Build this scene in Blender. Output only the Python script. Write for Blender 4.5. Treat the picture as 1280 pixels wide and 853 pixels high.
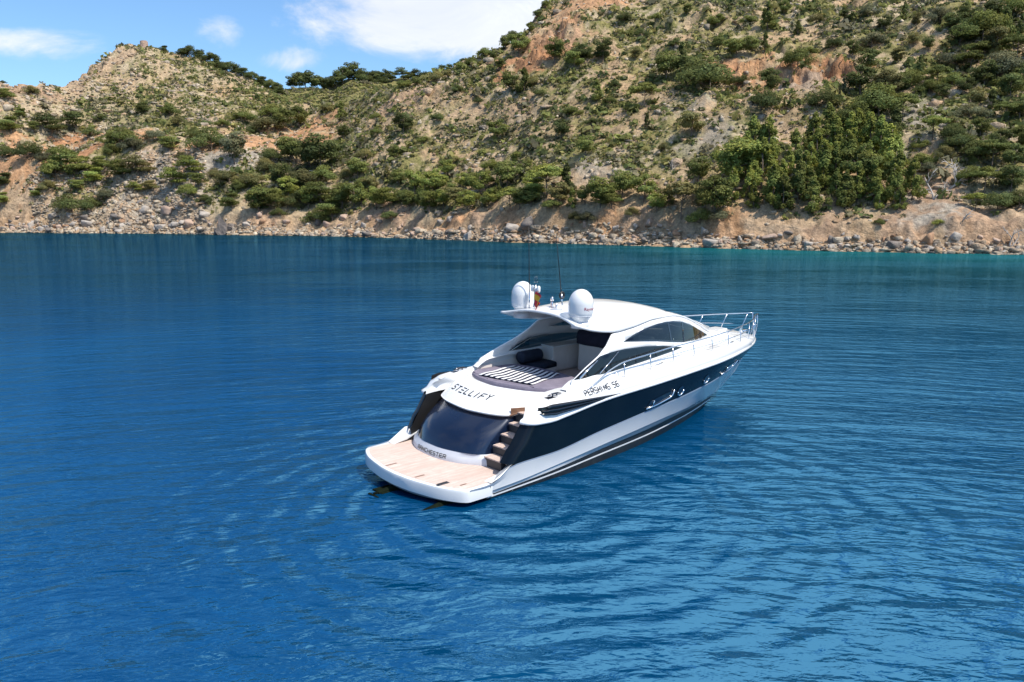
import bpy, bmesh, math, random
import numpy as np
from mathutils import Vector, Matrix
from mathutils.geometry import delaunay_2d_cdt

scene = bpy.context.scene
for _o in list(bpy.data.objects):
    bpy.data.objects.remove(_o)
COL = scene.collection
R_ = math.radians

# ------------------------------------------------------------------ camera
CAM_H, PITCH, FPX = 7.13, R_(8.89), 1048.0
PW, PH = 1280.0, 853.0
cam = bpy.data.cameras.new('camera')
cam.sensor_width = 36.0
cam.lens = FPX / PW * 36.0
cam.clip_start = 0.1
cam.clip_end = 20000
cam_o = bpy.data.objects.new('camera', cam)
cam_o.location = (0, 0, CAM_H)
cam_o.rotation_euler = (R_(90) - PITCH, 0, 0)
COL.objects.link(cam_o)
scene.camera = cam_o

def ray_dir(px, py):
    dx = (px - PW / 2) / FPX
    du = -(py - PH / 2) / FPX
    cp, sp = math.cos(PITCH), math.sin(PITCH)
    return np.array([dx, cp + du * sp, -sp + du * cp])

# ------------------------------------------------------------------ sun + sky
SUN_AZ, SUN_EL = R_(-38), R_(56)          # azimuth counted from +X towards +Y
sun_dir = Vector((math.cos(SUN_AZ) * math.cos(SUN_EL), math.sin(SUN_AZ) * math.cos(SUN_EL), math.sin(SUN_EL)))
sun = bpy.data.lights.new('sun', 'SUN')
sun.energy = 4.6
sun.angle = R_(0.55)
sun.color = (1.0, 0.94, 0.84)
sun_o = bpy.data.objects.new('sun', sun)
sun_o.rotation_euler = sun_dir.to_track_quat('Z', 'Y').to_euler()
sun_o.location = (80, -40, 120)
COL.objects.link(sun_o)

scene.view_settings.view_transform = 'Standard'
scene.view_settings.look = 'None'
scene.view_settings.exposure = 0.27
scene.view_settings.gamma = 1.0
scene.view_settings.use_curve_mapping = False
scene.cycles.max_bounces = 8
scene.cycles.transparent_max_bounces = 12
scene.cycles.caustics_reflective = False
scene.cycles.caustics_refractive = False

world = bpy.data.worlds.new('World')
scene.world = world
world.use_nodes = True
WN, WL = world.node_tree.nodes, world.node_tree.links
WN.clear()

class G:
    """tiny helper to wire shader nodes"""
    def __init__(self, tree):
        self.n, self.l = tree.nodes, tree.links
    def new(self, t, **kw):
        nd = self.n.new(t)
        for k, v in kw.items():
            setattr(nd, k, v)
        return nd
    def put(self, sock, v):
        if hasattr(v, 'is_output') or isinstance(v, bpy.types.NodeSocket):
            self.l.new(v, sock)
        else:
            sock.default_value = v
    def math(self, op, a, b=None, c=None, clamp=False):
        nd = self.new('ShaderNodeMath', operation=op, use_clamp=clamp)
        self.put(nd.inputs[0], a)
        if b is not None: self.put(nd.inputs[1], b)
        if c is not None: self.put(nd.inputs[2], c)
        return nd.outputs[0]
    def vmath(self, op, a, b=None):
        nd = self.new('ShaderNodeVectorMath', operation=op)
        self.put(nd.inputs[0], a)
        if b is not None: self.put(nd.inputs[1], b)
        return nd.outputs[1] if op in ('LENGTH', 'DISTANCE', 'DOT_PRODUCT') else nd.outputs[0]
    def ramp(self, v, a, b, lo=0.0, hi=1.0, smooth=True):
        nd = self.new('ShaderNodeMapRange', interpolation_type='SMOOTHSTEP' if smooth else 'LINEAR')
        nd.clamp = True
        self.put(nd.inputs[0], v)
        for i, x in zip((1, 2, 3, 4), (a, b, lo, hi)):
            self.put(nd.inputs[i], x)
        return nd.outputs[0]
    def noise(self, vec, scale, detail=4, rough=0.55, dist=0.0, dim='3D'):
        nd = self.new('ShaderNodeTexNoise', noise_dimensions=dim)
        if vec is not None: self.l.new(vec, nd.inputs['Vector'])
        nd.inputs['Scale'].default_value = scale
        nd.inputs['Detail'].default_value = detail
        nd.inputs['Roughness'].default_value = rough
        nd.inputs['Distortion'].default_value = dist
        return nd.outputs[0]
    def mix(self, f, a, b, mode='MIX'):
        nd = self.new('ShaderNodeMix', data_type='RGBA', blend_type=mode)
        self.put(nd.inputs[0], f)
        self.put(nd.inputs[6], a)
        self.put(nd.inputs[7], b)
        return nd.outputs[2]
    def mapping(self, vec, scale=(1, 1, 1), rot=(0, 0, 0), loc=(0, 0, 0)):
        nd = self.new('ShaderNodeMapping')
        self.l.new(vec, nd.inputs[0])
        nd.inputs['Scale'].default_value = scale
        nd.inputs['Rotation'].default_value = rot
        nd.inputs['Location'].default_value = loc
        return nd.outputs[0]

def build_world():
    g = G(world.node_tree)
    sky = g.new('ShaderNodeTexSky', sky_type='NISHITA')
    sky.sun_disc = False
    sky.sun_elevation = SUN_EL
    sky.sun_rotation = math.pi / 2 - SUN_AZ
    sky.altitude = 0
    sky.air_density = 1.0
    sky.dust_density = 0.5
    sky.ozone_density = 3.0
    tc = g.new('ShaderNodeTexCoord')
    d = tc.outputs['Generated']
    sep = g.new('ShaderNodeSeparateXYZ')
    g.l.new(d, sep.inputs[0])
    flat = g.mapping(d, scale=(1, 1, 2.0))
    n1 = g.noise(flat, 7.0, 10, 0.62, 0.5)
    n0 = g.noise(flat, 3.0, 4, 0.5, 0.3)
    n2 = g.noise(flat, 1.9, 5, 0.55, 0.2)
    total = None
    # cumulus banks low over the ridge: (pixel-free) azimuth deg from +Y to +X, elevation deg, half widths deg, weight
    banks = [(-5.5, 12.2, 9.5, 2.9, 1.0), (4, 14.5, 11, 3.6, 1.0), (-14.2, 9.4, 2.8, 1.1, 0.72), (-18.3, 10.9, 1.9, 1.3, 0.64),
             (-28.5, 9.4, 4.5, 1.0, 0.5), (-24, 15.5, 9, 2.0, .45), (22, 24, 22, 8, .85), (-40, 22, 20, 7, .6)]
    for az, el, w, h, wt in banks:
        c = Vector((math.sin(R_(az)) * math.cos(R_(el)), math.cos(R_(az)) * math.cos(R_(el)), math.sin(R_(el))))
        # local frame of the bank
        e = Vector((math.cos(R_(az)), -math.sin(R_(az)), 0)); u = c.cross(e); u = -u if u.z < 0 else u
        df = g.vmath('SUBTRACT', d, c[:])
        a = g.math('DIVIDE', g.vmath('DOT_PRODUCT', df, e[:]), math.tan(R_(w)))
        b = g.math('DIVIDE', g.vmath('DOT_PRODUCT', df, u[:]), math.tan(R_(h)))
        q = g.math('SQRT', g.math('ADD', g.math('MULTIPLY', a, a), g.math('MULTIPLY', b, b)))
        m = g.math('MULTIPLY', g.ramp(q, 1.75, 0.15), wt)
        total = m if total is None else g.math('MAXIMUM', total, m)
    dens = g.math('ADD', total, g.math('MULTIPLY', g.math('SUBTRACT', n1, 0.5), 1.7))
    dens = g.math('ADD', dens, g.math('MULTIPLY', g.math('SUBTRACT', n0, 0.5), 1.2))
    low = g.ramp(dens, 0.34, 0.92)
    low = g.math('MULTIPLY', low, g.ramp(total, 0.03, 0.4))
    # loose fair-weather cloud higher up
    hi = g.math('MULTIPLY', g.ramp(n2, 0.44, 0.60), g.ramp(sep.outputs[2], 0.36, 0.52))
    hi = g.math('MULTIPLY', hi, g.ramp(sep.outputs[0], -0.45, 0.15, 0.25, 0.95))
    # unseen large bright cloud, added high ahead right to lighten the water's reflections
    q = g.vmath('DISTANCE', d, (math.sin(R_(16)) * math.cos(R_(40)), math.cos(R_(16)) * math.cos(R_(40)), math.sin(R_(40))))
    hi2 = g.ramp(g.math('ADD', g.ramp(q, 0.62, 0.10), g.math('ADD', g.math('MULTIPLY', g.math('SUBTRACT', n0, 0.5), 1.5), g.math('MULTIPLY', g.math('SUBTRACT', n1, 0.5), 1.3))), 0.28, 0.66)
    hi = g.math('MAXIMUM', hi, g.math('MULTIPLY', hi2, g.ramp(q, .75, .45)))
    cl = g.math('MAXIMUM', low, hi)
    shade = g.ramp(n1, 0.30, 0.72)
    ccol = g.mix(shade, (4.9, 5.2, 5.9, 1), (5.9, 6.05, 6.4, 1))
    ccol = g.mix(hi, ccol, (7.6, 8.1, 8.6, 1))
    hue = g.mix(1.0, sky.outputs[0], (0.70, 0.88, 1.03, 1), 'MULTIPLY')
    out = g.mix(g.math('MULTIPLY', cl, 0.93), hue, ccol)
    bg = g.new('ShaderNodeBackground')
    bg.inputs[1].default_value = 0.145
    g.l.new(out, bg.inputs[0])
    wo = g.new('ShaderNodeOutputWorld')
    g.l.new(bg.outputs[0], wo.inputs[0])
build_world()

# ------------------------------------------------------------------ helpers
def tag(o, label=None, cat=None, group=None, kind=None):
    if label: o['label'] = label
    if cat: o['category'] = cat
    if group: o['group'] = group
    if kind: o['kind'] = kind
    return o

def link(o, parent=None):
    COL.objects.link(o)
    if parent is not None: o.parent = parent
    return o

def empty(name, loc=(0, 0, 0), rot=(0, 0, 0)):
    o = bpy.data.objects.new(name, None)
    o.empty_display_size = 0.3
    o.location = loc; o.rotation_euler = rot
    return link(o)

def mesh_obj(name, verts, faces, mat, parent=None, smooth=False, mids=None):
    me = bpy.data.meshes.new(name)
    me.from_pydata([tuple(map(float, v)) for v in verts], [], [tuple(int(i) for i in f) for f in faces])
    for m in (mat if isinstance(mat, (list, tuple)) else [mat]): me.materials.append(m)
    if mids is not None: me.polygons.foreach_set('material_index', np.array(mids, np.int32))
    if smooth: me.polygons.foreach_set('use_smooth', np.ones(len(me.polygons), bool))
    me.update()
    return link(bpy.data.objects.new(name, me), parent)

def quads_data(name, V, nq, cols=None, vper=4, smooth=False):
    """mesh of nq separate polygons with vper verts each; V (nq*vper,3); cols (nq,3) face colours"""
    me = bpy.data.meshes.new(name)
    me.vertices.add(nq * vper)
    me.vertices.foreach_set('co', np.ascontiguousarray(V, np.float32).ravel())
    me.loops.add(nq * vper)
    me.loops.foreach_set('vertex_index', np.arange(nq * vper, dtype=np.int32))
    me.polygons.add(nq)
    me.polygons.foreach_set('loop_start', np.arange(0, nq * vper, vper, dtype=np.int32))
    me.update(calc_edges=True)
    if cols is not None:
        a = me.attributes.new('Col', 'FLOAT_COLOR', 'FACE')
        c = np.ones((nq, 4), np.float32); c[:, :3] = cols
        a.data.foreach_set('color', c.ravel())
    return me

def indexed_data(name, V, F, cols=None, smooth=False, domain='FACE'):
    me = bpy.data.meshes.new(name)
    n, k = F.shape
    me.vertices.add(len(V)); me.vertices.foreach_set('co', np.ascontiguousarray(V, np.float32).ravel())
    me.loops.add(n * k); me.loops.foreach_set('vertex_index', np.ascontiguousarray(F, np.int32).ravel())
    me.polygons.add(n); me.polygons.foreach_set('loop_start', np.arange(0, n * k, k, dtype=np.int32))
    if smooth: me.polygons.foreach_set('use_smooth', np.ones(n, bool))
    me.update(calc_edges=True)
    if cols is not None:
        a = me.attributes.new('Col', 'FLOAT_COLOR', domain)
        c = np.ones((len(cols), 4), np.float32); c[:, :3] = cols
        a.data.foreach_set('color', c.ravel())
    return me

def grid_faces(nr, nc, flip=False, wrap=False):
    r, c = np.meshgrid(np.arange(nr - 1), np.arange(nc if wrap else nc - 1), indexing='ij')
    a = r * nc + c; b = r * nc + (c + 1) % nc
    F = np.stack([a, b, b + nc, a + nc], -1).reshape(-1, 4)
    return F[:, ::-1] if flip else F

def principled(name, base=(0.5, 0.5, 0.5), rough=0.5, metal=0.0, spec=0.5, coat=0.0):
    m = bpy.data.materials.new(name); m.use_nodes = True
    b = m.node_tree.nodes['Principled BSDF']
    b.inputs['Base Color'].default_value = (*base, 1)
    b.inputs['Roughness'].default_value = rough
    b.inputs['Metallic'].default_value = metal
    b.inputs['Specular IOR Level'].default_value = spec
    b.inputs['Coat Weight'].default_value = coat
    b.inputs['Coat Roughness'].default_value = 0.04
    return m

def mottled(name, c1, c2, scale=3.0, rough=0.5, spec=0.4, coat=0.0, bump=0.0, detail=5, bscale=None, metal=0.0):
    """principled with noise-driven colour and bump in object space"""
    m = principled(name, c1, rough, metal, spec, coat)
    g = G(m.node_tree); b = g.n['Principled BSDF']
    v = g.new('ShaderNodeTexCoord').outputs['Object']
    n = g.noise(v, scale, detail, 0.6)
    g.put(b.inputs['Base Color'], g.mix(g.ramp(n, 0.3, 0.7), (*c1, 1), (*c2, 1)))
    g.put(b.inputs['Roughness'], g.ramp(n, 0.2, 0.8, rough * 0.85, min(1, rough * 1.2)))
    if bump:
        bp = g.new('ShaderNodeBump'); bp.inputs['Strength'].default_value = 1.0
        bp.inputs['Distance'].default_value = bump
        g.l.new(g.noise(v, bscale or scale * 3, 4, 0.6), bp.inputs['Height'])
        g.l.new(bp.outputs[0], b.inputs['Normal'])
    return m

def pchip(x, xp, fp):
    xp = np.asarray(xp, float); fp = np.asarray(fp, float); x = np.asarray(x, float)
    h = np.diff(xp); d = np.diff(fp) / h
    m = np.zeros_like(xp)
    m[0], m[-1] = d[0], d[-1]
    for i in range(1, len(xp) - 1):
        if d[i - 1] * d[i] > 0:
            w1, w2 = 2 * h[i] + h[i - 1], h[i] + 2 * h[i - 1]
            m[i] = (w1 + w2) / (w1 / d[i - 1] + w2 / d[i])
    xc = np.clip(x, xp[0], xp[-1])
    i = np.clip(np.searchsorted(xp, xc, side='right') - 1, 0, len(h) - 1)
    t = (xc - xp[i]) / h[i]
    return (fp[i] * (1 + 2 * t) * (1 - t) ** 2 + m[i] * h[i] * t * (1 - t) ** 2 + fp[i + 1] * t * t * (3 - 2 * t) + m[i + 1] * h[i] * t * t * (t - 1))

def hash2(ix, iy, seed):
    h = (ix.astype(np.int64) * 374761393 + iy.astype(np.int64) * 668265263 + seed * 1442695041) & 0xFFFFFFFF
    h = ((h ^ (h >> 13)) * 1274126177) & 0xFFFFFFFF
    h = (h ^ (h >> 16)) & 0xFFFFFFFF
    h = (h * 2246822519) & 0xFFFFFFFF
    return ((h >> 8) & 0xFFFF) / 65535.0

def vnoise(x, y, seed=0):
    ix, iy = np.floor(x), np.floor(y)
    fx, fy = x - ix, y - iy
    ux, uy = fx ** 3 * (fx * (fx * 6 - 15) + 10), fy ** 3 * (fy * (fy * 6 - 15) + 10)
    a, b = hash2(ix, iy, seed), hash2(ix + 1, iy, seed)
    c, d = hash2(ix, iy + 1, seed), hash2(ix + 1, iy + 1, seed)
    return (a * (1 - ux) + b * ux) * (1 - uy) + (c * (1 - ux) + d * ux) * uy

def fbm(x, y, octs=4, seed=0, gain=0.5):
    s, a, t = 0, 1.0, 0
    for o in range(octs):
        s = s + a * (vnoise(x * 2 ** o + 17.3 * o, y * 2 ** o - 9.1 * o, seed + o) - 0.5) * 2
        t += a; a *= gain
    return s / t * 1.6
# ------------------------------------------------------------------ terrain (real heights, laid out on a polar grid so detail follows distance)
def az_of(px): return math.atan2((px - PW / 2) / FPX, math.cos(PITCH))
def line_from(pts):
    """(px, py, R) -> azimuth, R, z at that range"""
    out = []
    for px, py, R in pts:
        d = ray_dir(px, py); h = math.hypot(d[0], d[1])
        out.append((math.atan2(d[0], d[1]), R, CAM_H + d[2] / h * R))
    return np.array(out)
def shore_R(px, py):
    d = ray_dir(px, py); return CAM_H * math.hypot(d[0], d[1]) / -d[2]

NAZ = 1050
AZ = np.linspace(R_(-50), R_(50), NAZ)
sh = [(-900, 290), (-300, 290), (0, 291), (150, 292), (270, 293.5), (300, 294), (400, 295), (500, 298), (640, 303), (760, 306.5), (900, 310.5), (1050, 314.5), (1200, 317.5), (1280, 319), (1600, 326), (2300, 340)]
SA = np.array([math.atan2(ray_dir(*p)[0], ray_dir(*p)[1]) for p in sh]); SR = np.array([shore_R(*p) for p in sh])
shoreR = pchip(AZ, SA, SR)
shoreS = shoreR.copy()
shoreR = shoreR + fbm(AZ * 40, AZ * 0, 4, 3) * 1.6 * (shoreR / 200)
PXZ = 640 + np.tan(AZ) * FPX * math.cos(PITCH)          # only a parameter along the coast
z1 = np.interp(PXZ, [0, 270, 330, 420, 520, 640, 800, 950, 1280], [6.2, 6.5, 5.0, 4.0, 5.5, 6.0, 6.0, 5.4, 6.5])
d1 = np.interp(PXZ, [0, 270, 330, 420, 520, 640, 800, 950, 1280], [9, 9, 8, 8, 8, 8, 8, 5.0, 6.0])
cr = line_from([(-900, 130, 430), (-300, 125, 400), (0, 91, 380), (28, 98, 384), (52, 103, 390), (78, 105, 400), (110, 83, 415), (130, 72, 420), (150, 59, 425), (180, 50, 428), (205, 54, 428), (230, 58, 425), (262, 67, 418), (290, 78, 410), (340, 102, 395), (365, 118, 380), (400, 131, 360), (430, 133, 340), (460, 128, 315), (480, 120, 305), (500, 110, 300), (550, 90, 300), (600, 72, 300), (625, 60, 302), (650, 43, 305), (672, 18, 312), (690, 3, 320), (720, -30, 340), (800, -60, 370), (900, -60, 360), (1280, -60, 310), (1600, -60, 290), (2300, -40, 290)])
crR = pchip(AZ, cr[:, 0], cr[:, 1]); crZ = pchip(AZ, cr[:, 0], cr[:, 2])
def col_interp(xs, ys): return np.interp(PXZ, xs, ys)
f2r = col_interp([330, 440], [.22, .33]); f2z = col_interp([330, 440], [.34, .35])
f3r = col_interp([330, 440], [.52, .66]); f3z = col_interp([330, 440], [.49, .68])
R1 = shoreS + d1
R2 = R1 + (crR - R1) * f2r; Z2 = z1 + (crZ - z1) * f2z
R3 = R1 + (crR - R1) * f3r; Z3 = z1 + (crZ - z1) * f3z
rd = line_from([(-900, 150, 520), (0, 135, 520), (250, 120, 520), (345, 116, 520), (360, 112, 520), (400, 109, 520), (420, 105, 520), (445, 98, 520), (480, 99, 520), (510, 99, 520), (540, 96, 520), (580, 86, 520), (620, 70, 520), (660, 90, 520), (800, 100, 520), (2300, 100, 520)])
rdZ = pchip(AZ, rd[:, 0], rd[:, 2])
knR = [shoreR - 14, shoreR, R1, R2, R3, crR, crR + 45, np.full(NAZ, 520.0), np.full(NAZ, 640.0)]
knZ = [np.full(NAZ, -4.0), np.full(NAZ, 0.0), z1, Z2, Z3, crZ, crZ - 16, np.maximum(rdZ, 20), np.full(NAZ, 10.0)]
rows = [5, 34, 96, 84, 100, 10, 26, 8]
TR, TZ, SEG = [], [], []
for k, n in enumerate(rows):
    for i in range(n):
        t = i / n
        tz = t if k != 1 else (t * .52 if t < .55 else .286 + (t - .55) / .45 * .714)     # flat rubble beach, then a steep earth bank
        TR.append(knR[k] * (1 - t) + knR[k + 1] * t); TZ.append(knZ[k] * (1 - tz) + knZ[k + 1] * tz); SEG.append(k + t)
TR.append(knR[-1]); TZ.append(knZ[-1]); SEG.append(8.0)
TR, TZ, SEG = np.array(TR), np.array(TZ), np.array(SEG)
NR = len(SEG)
ker = np.hanning(23)[1:-1]; ker /= ker.sum()
def smooth_rows(A):
    P = np.pad(A, ((10, 10), (0, 0)), mode='edge')
    return sum(ker[i] * P[i:i + NR] for i in range(21))
keep = (np.clip((SEG - 2.0) / 0.5, 0, 1) * np.clip((5.95 - SEG) / 0.25, 0, 1))[:, None]
TZ = TZ * (1 - keep) + smooth_rows(TZ) * keep
X0, Y0 = TR * np.sin(AZ), TR * np.cos(AZ)
seg = SEG[:, None]
inl = np.clip((seg - 1.0) / 1.0, 0, 1)                 # 0 at the waterline, 1 above the bank
big = fbm(X0 / 48, Y0 / 48, 3, 11) * 3.2 + fbm(X0 / 17, Y0 / 17, 3, 21) * 1.5
gul = (1 - np.abs(fbm(X0 / 19, Y0 / 44, 3, 31))) - 0.6
left = np.clip((340 - PXZ) / 60, 0, 1)[None, :]
cliff = np.clip(1 - np.abs(seg - 2.2) / 0.9, 0, 1) * left
fine = fbm(X0 / 5.5, Y0 / 5.5, 4, 41)
rocky = np.clip(fbm(X0 / 26, Y0 / 26, 3, 51) * 1.3 + 0.3, 0, 1)
edge = np.exp(-((seg - 6) / 0.35) ** 2)                 # calmer along the skyline
TZ = TZ + np.clip(inl * 1.3, 0, 1) * (big * (1 - 0.6 * edge) + gul * 6.5 * cliff + fine * (0.35 + 0.75 * rocky + 0.9 * cliff)) * np.clip((seg - .9) / 1.6, 0.0, 1)
sh_amp = np.clip((seg - 0.7) / 0.3, 0, 1) * np.clip((2.4 - seg) / .6, 0, 1)
TZ = TZ + sh_amp * (fbm(X0 / 2.6, Y0 / 2.6, 4, 61) * 0.75 + ((1 - np.abs(fbm(X0 / 5.5, Y0 / 5.5, 3, 66))) - .6) * 2.0 * np.clip((seg - 1.45) * 2.5, 0, 1))
led = np.abs(((TZ + fbm(X0 / 12, Y0 / 12, 2, 71) * 2) / 3.1) % 1.0 - 0.5)
TZ = TZ + (led - 0.25) * 1.5 * cliff
TX, TY = X0, Y0
P3 = np.stack([TX, TY, TZ], -1)

def row_py(ci):
    p = P3[:, ci]
    zz = p[:, 2] - CAM_H; cp, sp = math.cos(PITCH), math.sin(PITCH)
    rr = np.hypot(p[:, 0], p[:, 1])
    yy = p[:, 1]
    return PH / 2 - FPX * (yy * sp + zz * cp) / (yy * cp - zz * sp)
_cache = {}
def hit(px, py):
    """first terrain point met when looking along the ray through the photo's (px, py)"""
    d = ray_dir(px, py); a = math.atan2(d[0], d[1])
    ci = int(np.clip(round((a - AZ[0]) / (AZ[1] - AZ[0])), 0, NAZ - 1))
    if ci not in _cache: _cache[ci] = row_py(ci)
    yy = _cache[ci]
    w = np.where((yy <= py) & (SEG >= 1.0))[0]
    r = w[0] if len(w) else int(np.argmin(yy))
    return P3[r, ci].copy(), r, ci

# broken crags and scarps on the upper hill
def crag(px, py, rad, amp):
    global TZ, P3
    c, r, ci = hit(px, py)
    dd = np.hypot(X0 - c[0], Y0 - c[1]) / rad
    w = np.clip(1.15 - dd + .35 * fbm(X0 / 9, Y0 / 9, 2, 151), 0, 1); w = w * w * (3 - 2 * w)
    rg_ = 1 - np.abs(fbm(X0 / 7.5 + TZ / 16, Y0 / 7.5, 4, 161))
    TZ = TZ + w * ((rg_ - .62) * amp + (np.abs(((TZ + fbm(X0 / 8, Y0 / 8, 2, 71) * 2) / 3.4) % 1 - .5) - .25) * amp * .55)
for c_ in ((880, 30, 16, 4.5), (840, 18, 16, 3.5), (760, 18, 14, 4.5), (690, 48, 15, 5), (672, 62, 12, 5), (905, 92, 10, 6), (965, 92, 13, 6), (1010, 92, 13, 6), (1040, 100, 11, 5), (990, 130, 10, 4), (530, 120, 13, 3.5), (490, 130, 12, 3.5), (570, 128, 10, 3), (640, 138, 10, 3), (1000, 10, 14, 4), (1060, 8, 12, 4), (1145, 150, 9, 3), (1165, 215, 9, 3), (870, 135, 9, 3), (740, 60, 10, 4), (110, 92, 12, 4), (150, 68, 12, 4), (20, 102, 12, 3)):
    crag(*c_)
P3 = np.stack([TX, TY, TZ], -1); _cache.clear()

# ---- ground colour: bare rock, earth scars, herb cover (albedo only)
rng = np.random.default_rng(7)
base_pink = np.array([0.45, 0.325, 0.205]); base_grey = np.array([0.455, 0.38, 0.27]); green = np.array([0.175, 0.18, 0.066])
olive = np.array([0.245, 0.22, 0.095])
n1 = fbm(X0 / 15, Y0 / 15, 4, 81)[..., None]; n2 = fbm(X0 / 4.2, Y0 / 4.2, 4, 91)[..., None]; n3 = fbm(X0 / 1.6, Y0 / 1.6, 3, 95)[..., None]
COLR = base_pink + (base_grey - base_pink) * np.clip(0.5 + n1 + 0.6 * left[..., None], 0, 1)
gmask = np.clip((n1 * 0.55 + n2 * 0.9 + n3 * 0.6 + 0.52) * 1.5, 0, 1) * np.clip((seg[..., None] - 2.0) / 0.35, 0, 1)
gmask = gmask * np.where(seg[..., None] > 3.9, 1 - 0.35 * left[..., None], 1)
far = np.clip((seg[..., None] - 6.15) / 0.2, 0, 1)
gmask = np.maximum(gmask, far * 0.95)
gcol = green + (olive - green) * np.clip(0.5 + n2, 0, 1)
COLR = COLR * (1 - gmask) + gcol * gmask
BARE = np.zeros_like(X0)
def scar(px, py, rad, col, strength=1.0, squash=1.0):
    c, r, ci = hit(px, py)
    dx = P3 - c
    dd = np.sqrt(dx[..., 0] ** 2 + dx[..., 1] ** 2 + (dx[..., 2] * squash) ** 2) / rad
    m = np.clip((1.15 - dd + 0.75 * n2[..., 0] + 0.35 * n3[..., 0]) * 1.8, 0, 1) * strength
    global COLR, BARE
    COLR = COLR * (1 - m[..., None]) + np.array(col) * (0.88 + 0.22 * n3) * m[..., None]
    BARE = np.maximum(BARE, m)
OR, OR2, TAN, GRY, PINK = (0.52, 0.31, 0.18), (0.46, 0.25, 0.14), (0.48, 0.36, 0.25), (0.40, 0.365, 0.32), (0.46, 0.32, 0.225)
for s in [(24, 195, 13, OR), (30, 225, 14, OR), (22, 250, 12, OR), (102, 180, 8, OR), (256, 190, 10, OR), (316, 180, 10, OR), (386, 166, 9, OR), (22, 185, 8, OR), (30, 205, 9, OR), (38, 228, 9, OR), (18, 250, 8, TAN), (45, 262, 9, TAN), (10, 275, 6, TAN), (88, 178, 5, OR2), (108, 182, 6, OR), (103, 190, 5, OR2),
          (178, 166, 6, OR), (190, 172, 4, OR2), (190, 198, 7, TAN), (200, 206, 6, GRY), (250, 178, 6, OR2), (258, 196, 8, OR), (268, 206, 8, GRY), (312, 172, 8, OR), (318, 188, 8, TAN), (322, 200, 6, GRY), (372, 168, 8, OR2), (392, 158, 7, OR), (383, 176, 7, OR), (352, 172, 5, OR2),
          (200, 262, 12, GRY), (150, 268, 9, GRY), (230, 272, 8, GRY), (345, 280, 6, PINK), (330, 284, 5, PINK), (15, 104, 14, TAN), (40, 110, 10, PINK), (112, 96, 10, TAN), (150, 72, 8, TAN), (88, 108, 8, TAN),
          (672, 55, 13, OR), (680, 30, 12, PINK), (660, 75, 9, OR2), (705, 40, 9, PINK), (730, 5, 13, OR), (760, 3, 8, OR), (905, 92, 6, OR2), (915, 85, 6, OR2), (975, 95, 10, OR2), (1010, 92, 9, OR), (1035, 98, 8, OR2), (985, 120, 10, TAN), (990, 150, 8, PINK), (1020, 105, 6, GRY), (945, 80, 7, OR),
          (500, 125, 9, PINK), (530, 118, 9, PINK), (560, 125, 8, PINK), (480, 140, 7, PINK), (640, 135, 8, PINK), (660, 140, 8, PINK), (600, 135, 6, PINK), (580, 150, 6, TAN),
          (470, 270, 5, PINK), (500, 268, 5, PINK), (570, 275, 5, OR), (595, 275, 5, PINK), (625, 280, 4, OR), (520, 274, 5, PINK),
          (760, 287, 4, OR), (800, 288, 4, PINK), (850, 290, 4, PINK), (905, 288, 4, OR), (930, 288, 4, OR), (960, 288, 5, TAN), (1000, 288, 5, TAN), (1040, 290, 5, PINK), (1075, 290, 5, TAN), (1110, 290, 5, PINK), (1150, 292, 5, PINK),
          (1140, 140, 7, GRY), (1150, 152, 7, GRY), (1160, 175, 6, GRY), (1190, 155, 5, GRY), (1165, 245, 8, PINK), (1180, 230, 6, PINK), (1175, 262, 7, PINK), (1195, 272, 7, GRY), (1250, 275, 8, GRY), (1270, 285, 8, GRY), (1270, 265, 5, TAN), (1225, 285, 5, PINK),
          (830, 120, 7, PINK), (870, 130, 7, GRY), (880, 150, 8, PINK), (900, 165, 6, GRY), (880, 185, 6, GRY), (760, 170, 5, PINK), (720, 130, 6, PINK), (800, 150, 4, PINK), (690, 155, 6, TAN), (740, 215, 6, GRY), (725, 205, 5, GRY)]:
    soft = s[3] in (PINK, GRY, TAN) and s[0] > 450 and s[1] < 260
    if s[0] < 400 and s[3] in (OR, OR2): s = (s[0], s[1], s[2] * 1.3, s[3])
    scar(*s, strength=.55 if soft else 1.0)
SHR_BAND = np.clip((seg - 0.85) / 0.1, 0, 1) * np.clip((2.05 - seg) / 0.25, 0, 1)
shcol = np.array([0.45, 0.31, 0.205]) + n3 * 0.06 + n2 * np.array([0.05, 0.02, 0.0])
COLR = COLR * (1 - SHR_BAND[..., None] * 0.5) + shcol * SHR_BAND[..., None] * 0.5
wet = np.exp(-((TZ - 0.1) / 0.28) ** 2)[..., None] * (seg[..., None] < 1.6)      # tide-stained rock at the waterline
COLR = COLR * (1 - 0.68 * wet)
COLR = np.clip(COLR * np.array([.93, .885, .82]), 0.03, 0.6)

def mat_ground():
    m = principled('rock_and_scrub', rough=0.95, spec=0.15)
    g = G(m.node_tree); b = g.n['Principled BSDF']
    at = g.new('ShaderNodeAttribute', attribute_name='Col')
    v = g.new('ShaderNodeTexCoord').outputs['Object']
    n = g.noise(v, 0.9, 7, 0.68)
    n2 = g.noise(v, 3.5, 4, 0.6)
    f = g.math('ADD', g.ramp(n, 0.28, 0.72, 0.66, 1.32), g.ramp(n2, 0.3, 0.7, -0.14, 0.14))
    mul = g.new('ShaderNodeCombineXYZ')
    for i in range(3): g.l.new(f, mul.inputs[i])
    g.l.new(g.mix(1.0, at.outputs['Color'], mul.outputs[0], 'MULTIPLY'), b.inputs['Base Color'])
    bp = g.new('ShaderNodeBump'); bp.inputs['Strength'].default_value = 0.9; bp.inputs['Distance'].default_value = 1.1
    g.l.new(g.noise(v, 0.7, 8, 0.66), bp.inputs['Height'])
    g.l.new(bp.outputs[0], b.inputs['Normal'])
    return m
M_GROUND = mat_ground()
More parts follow.
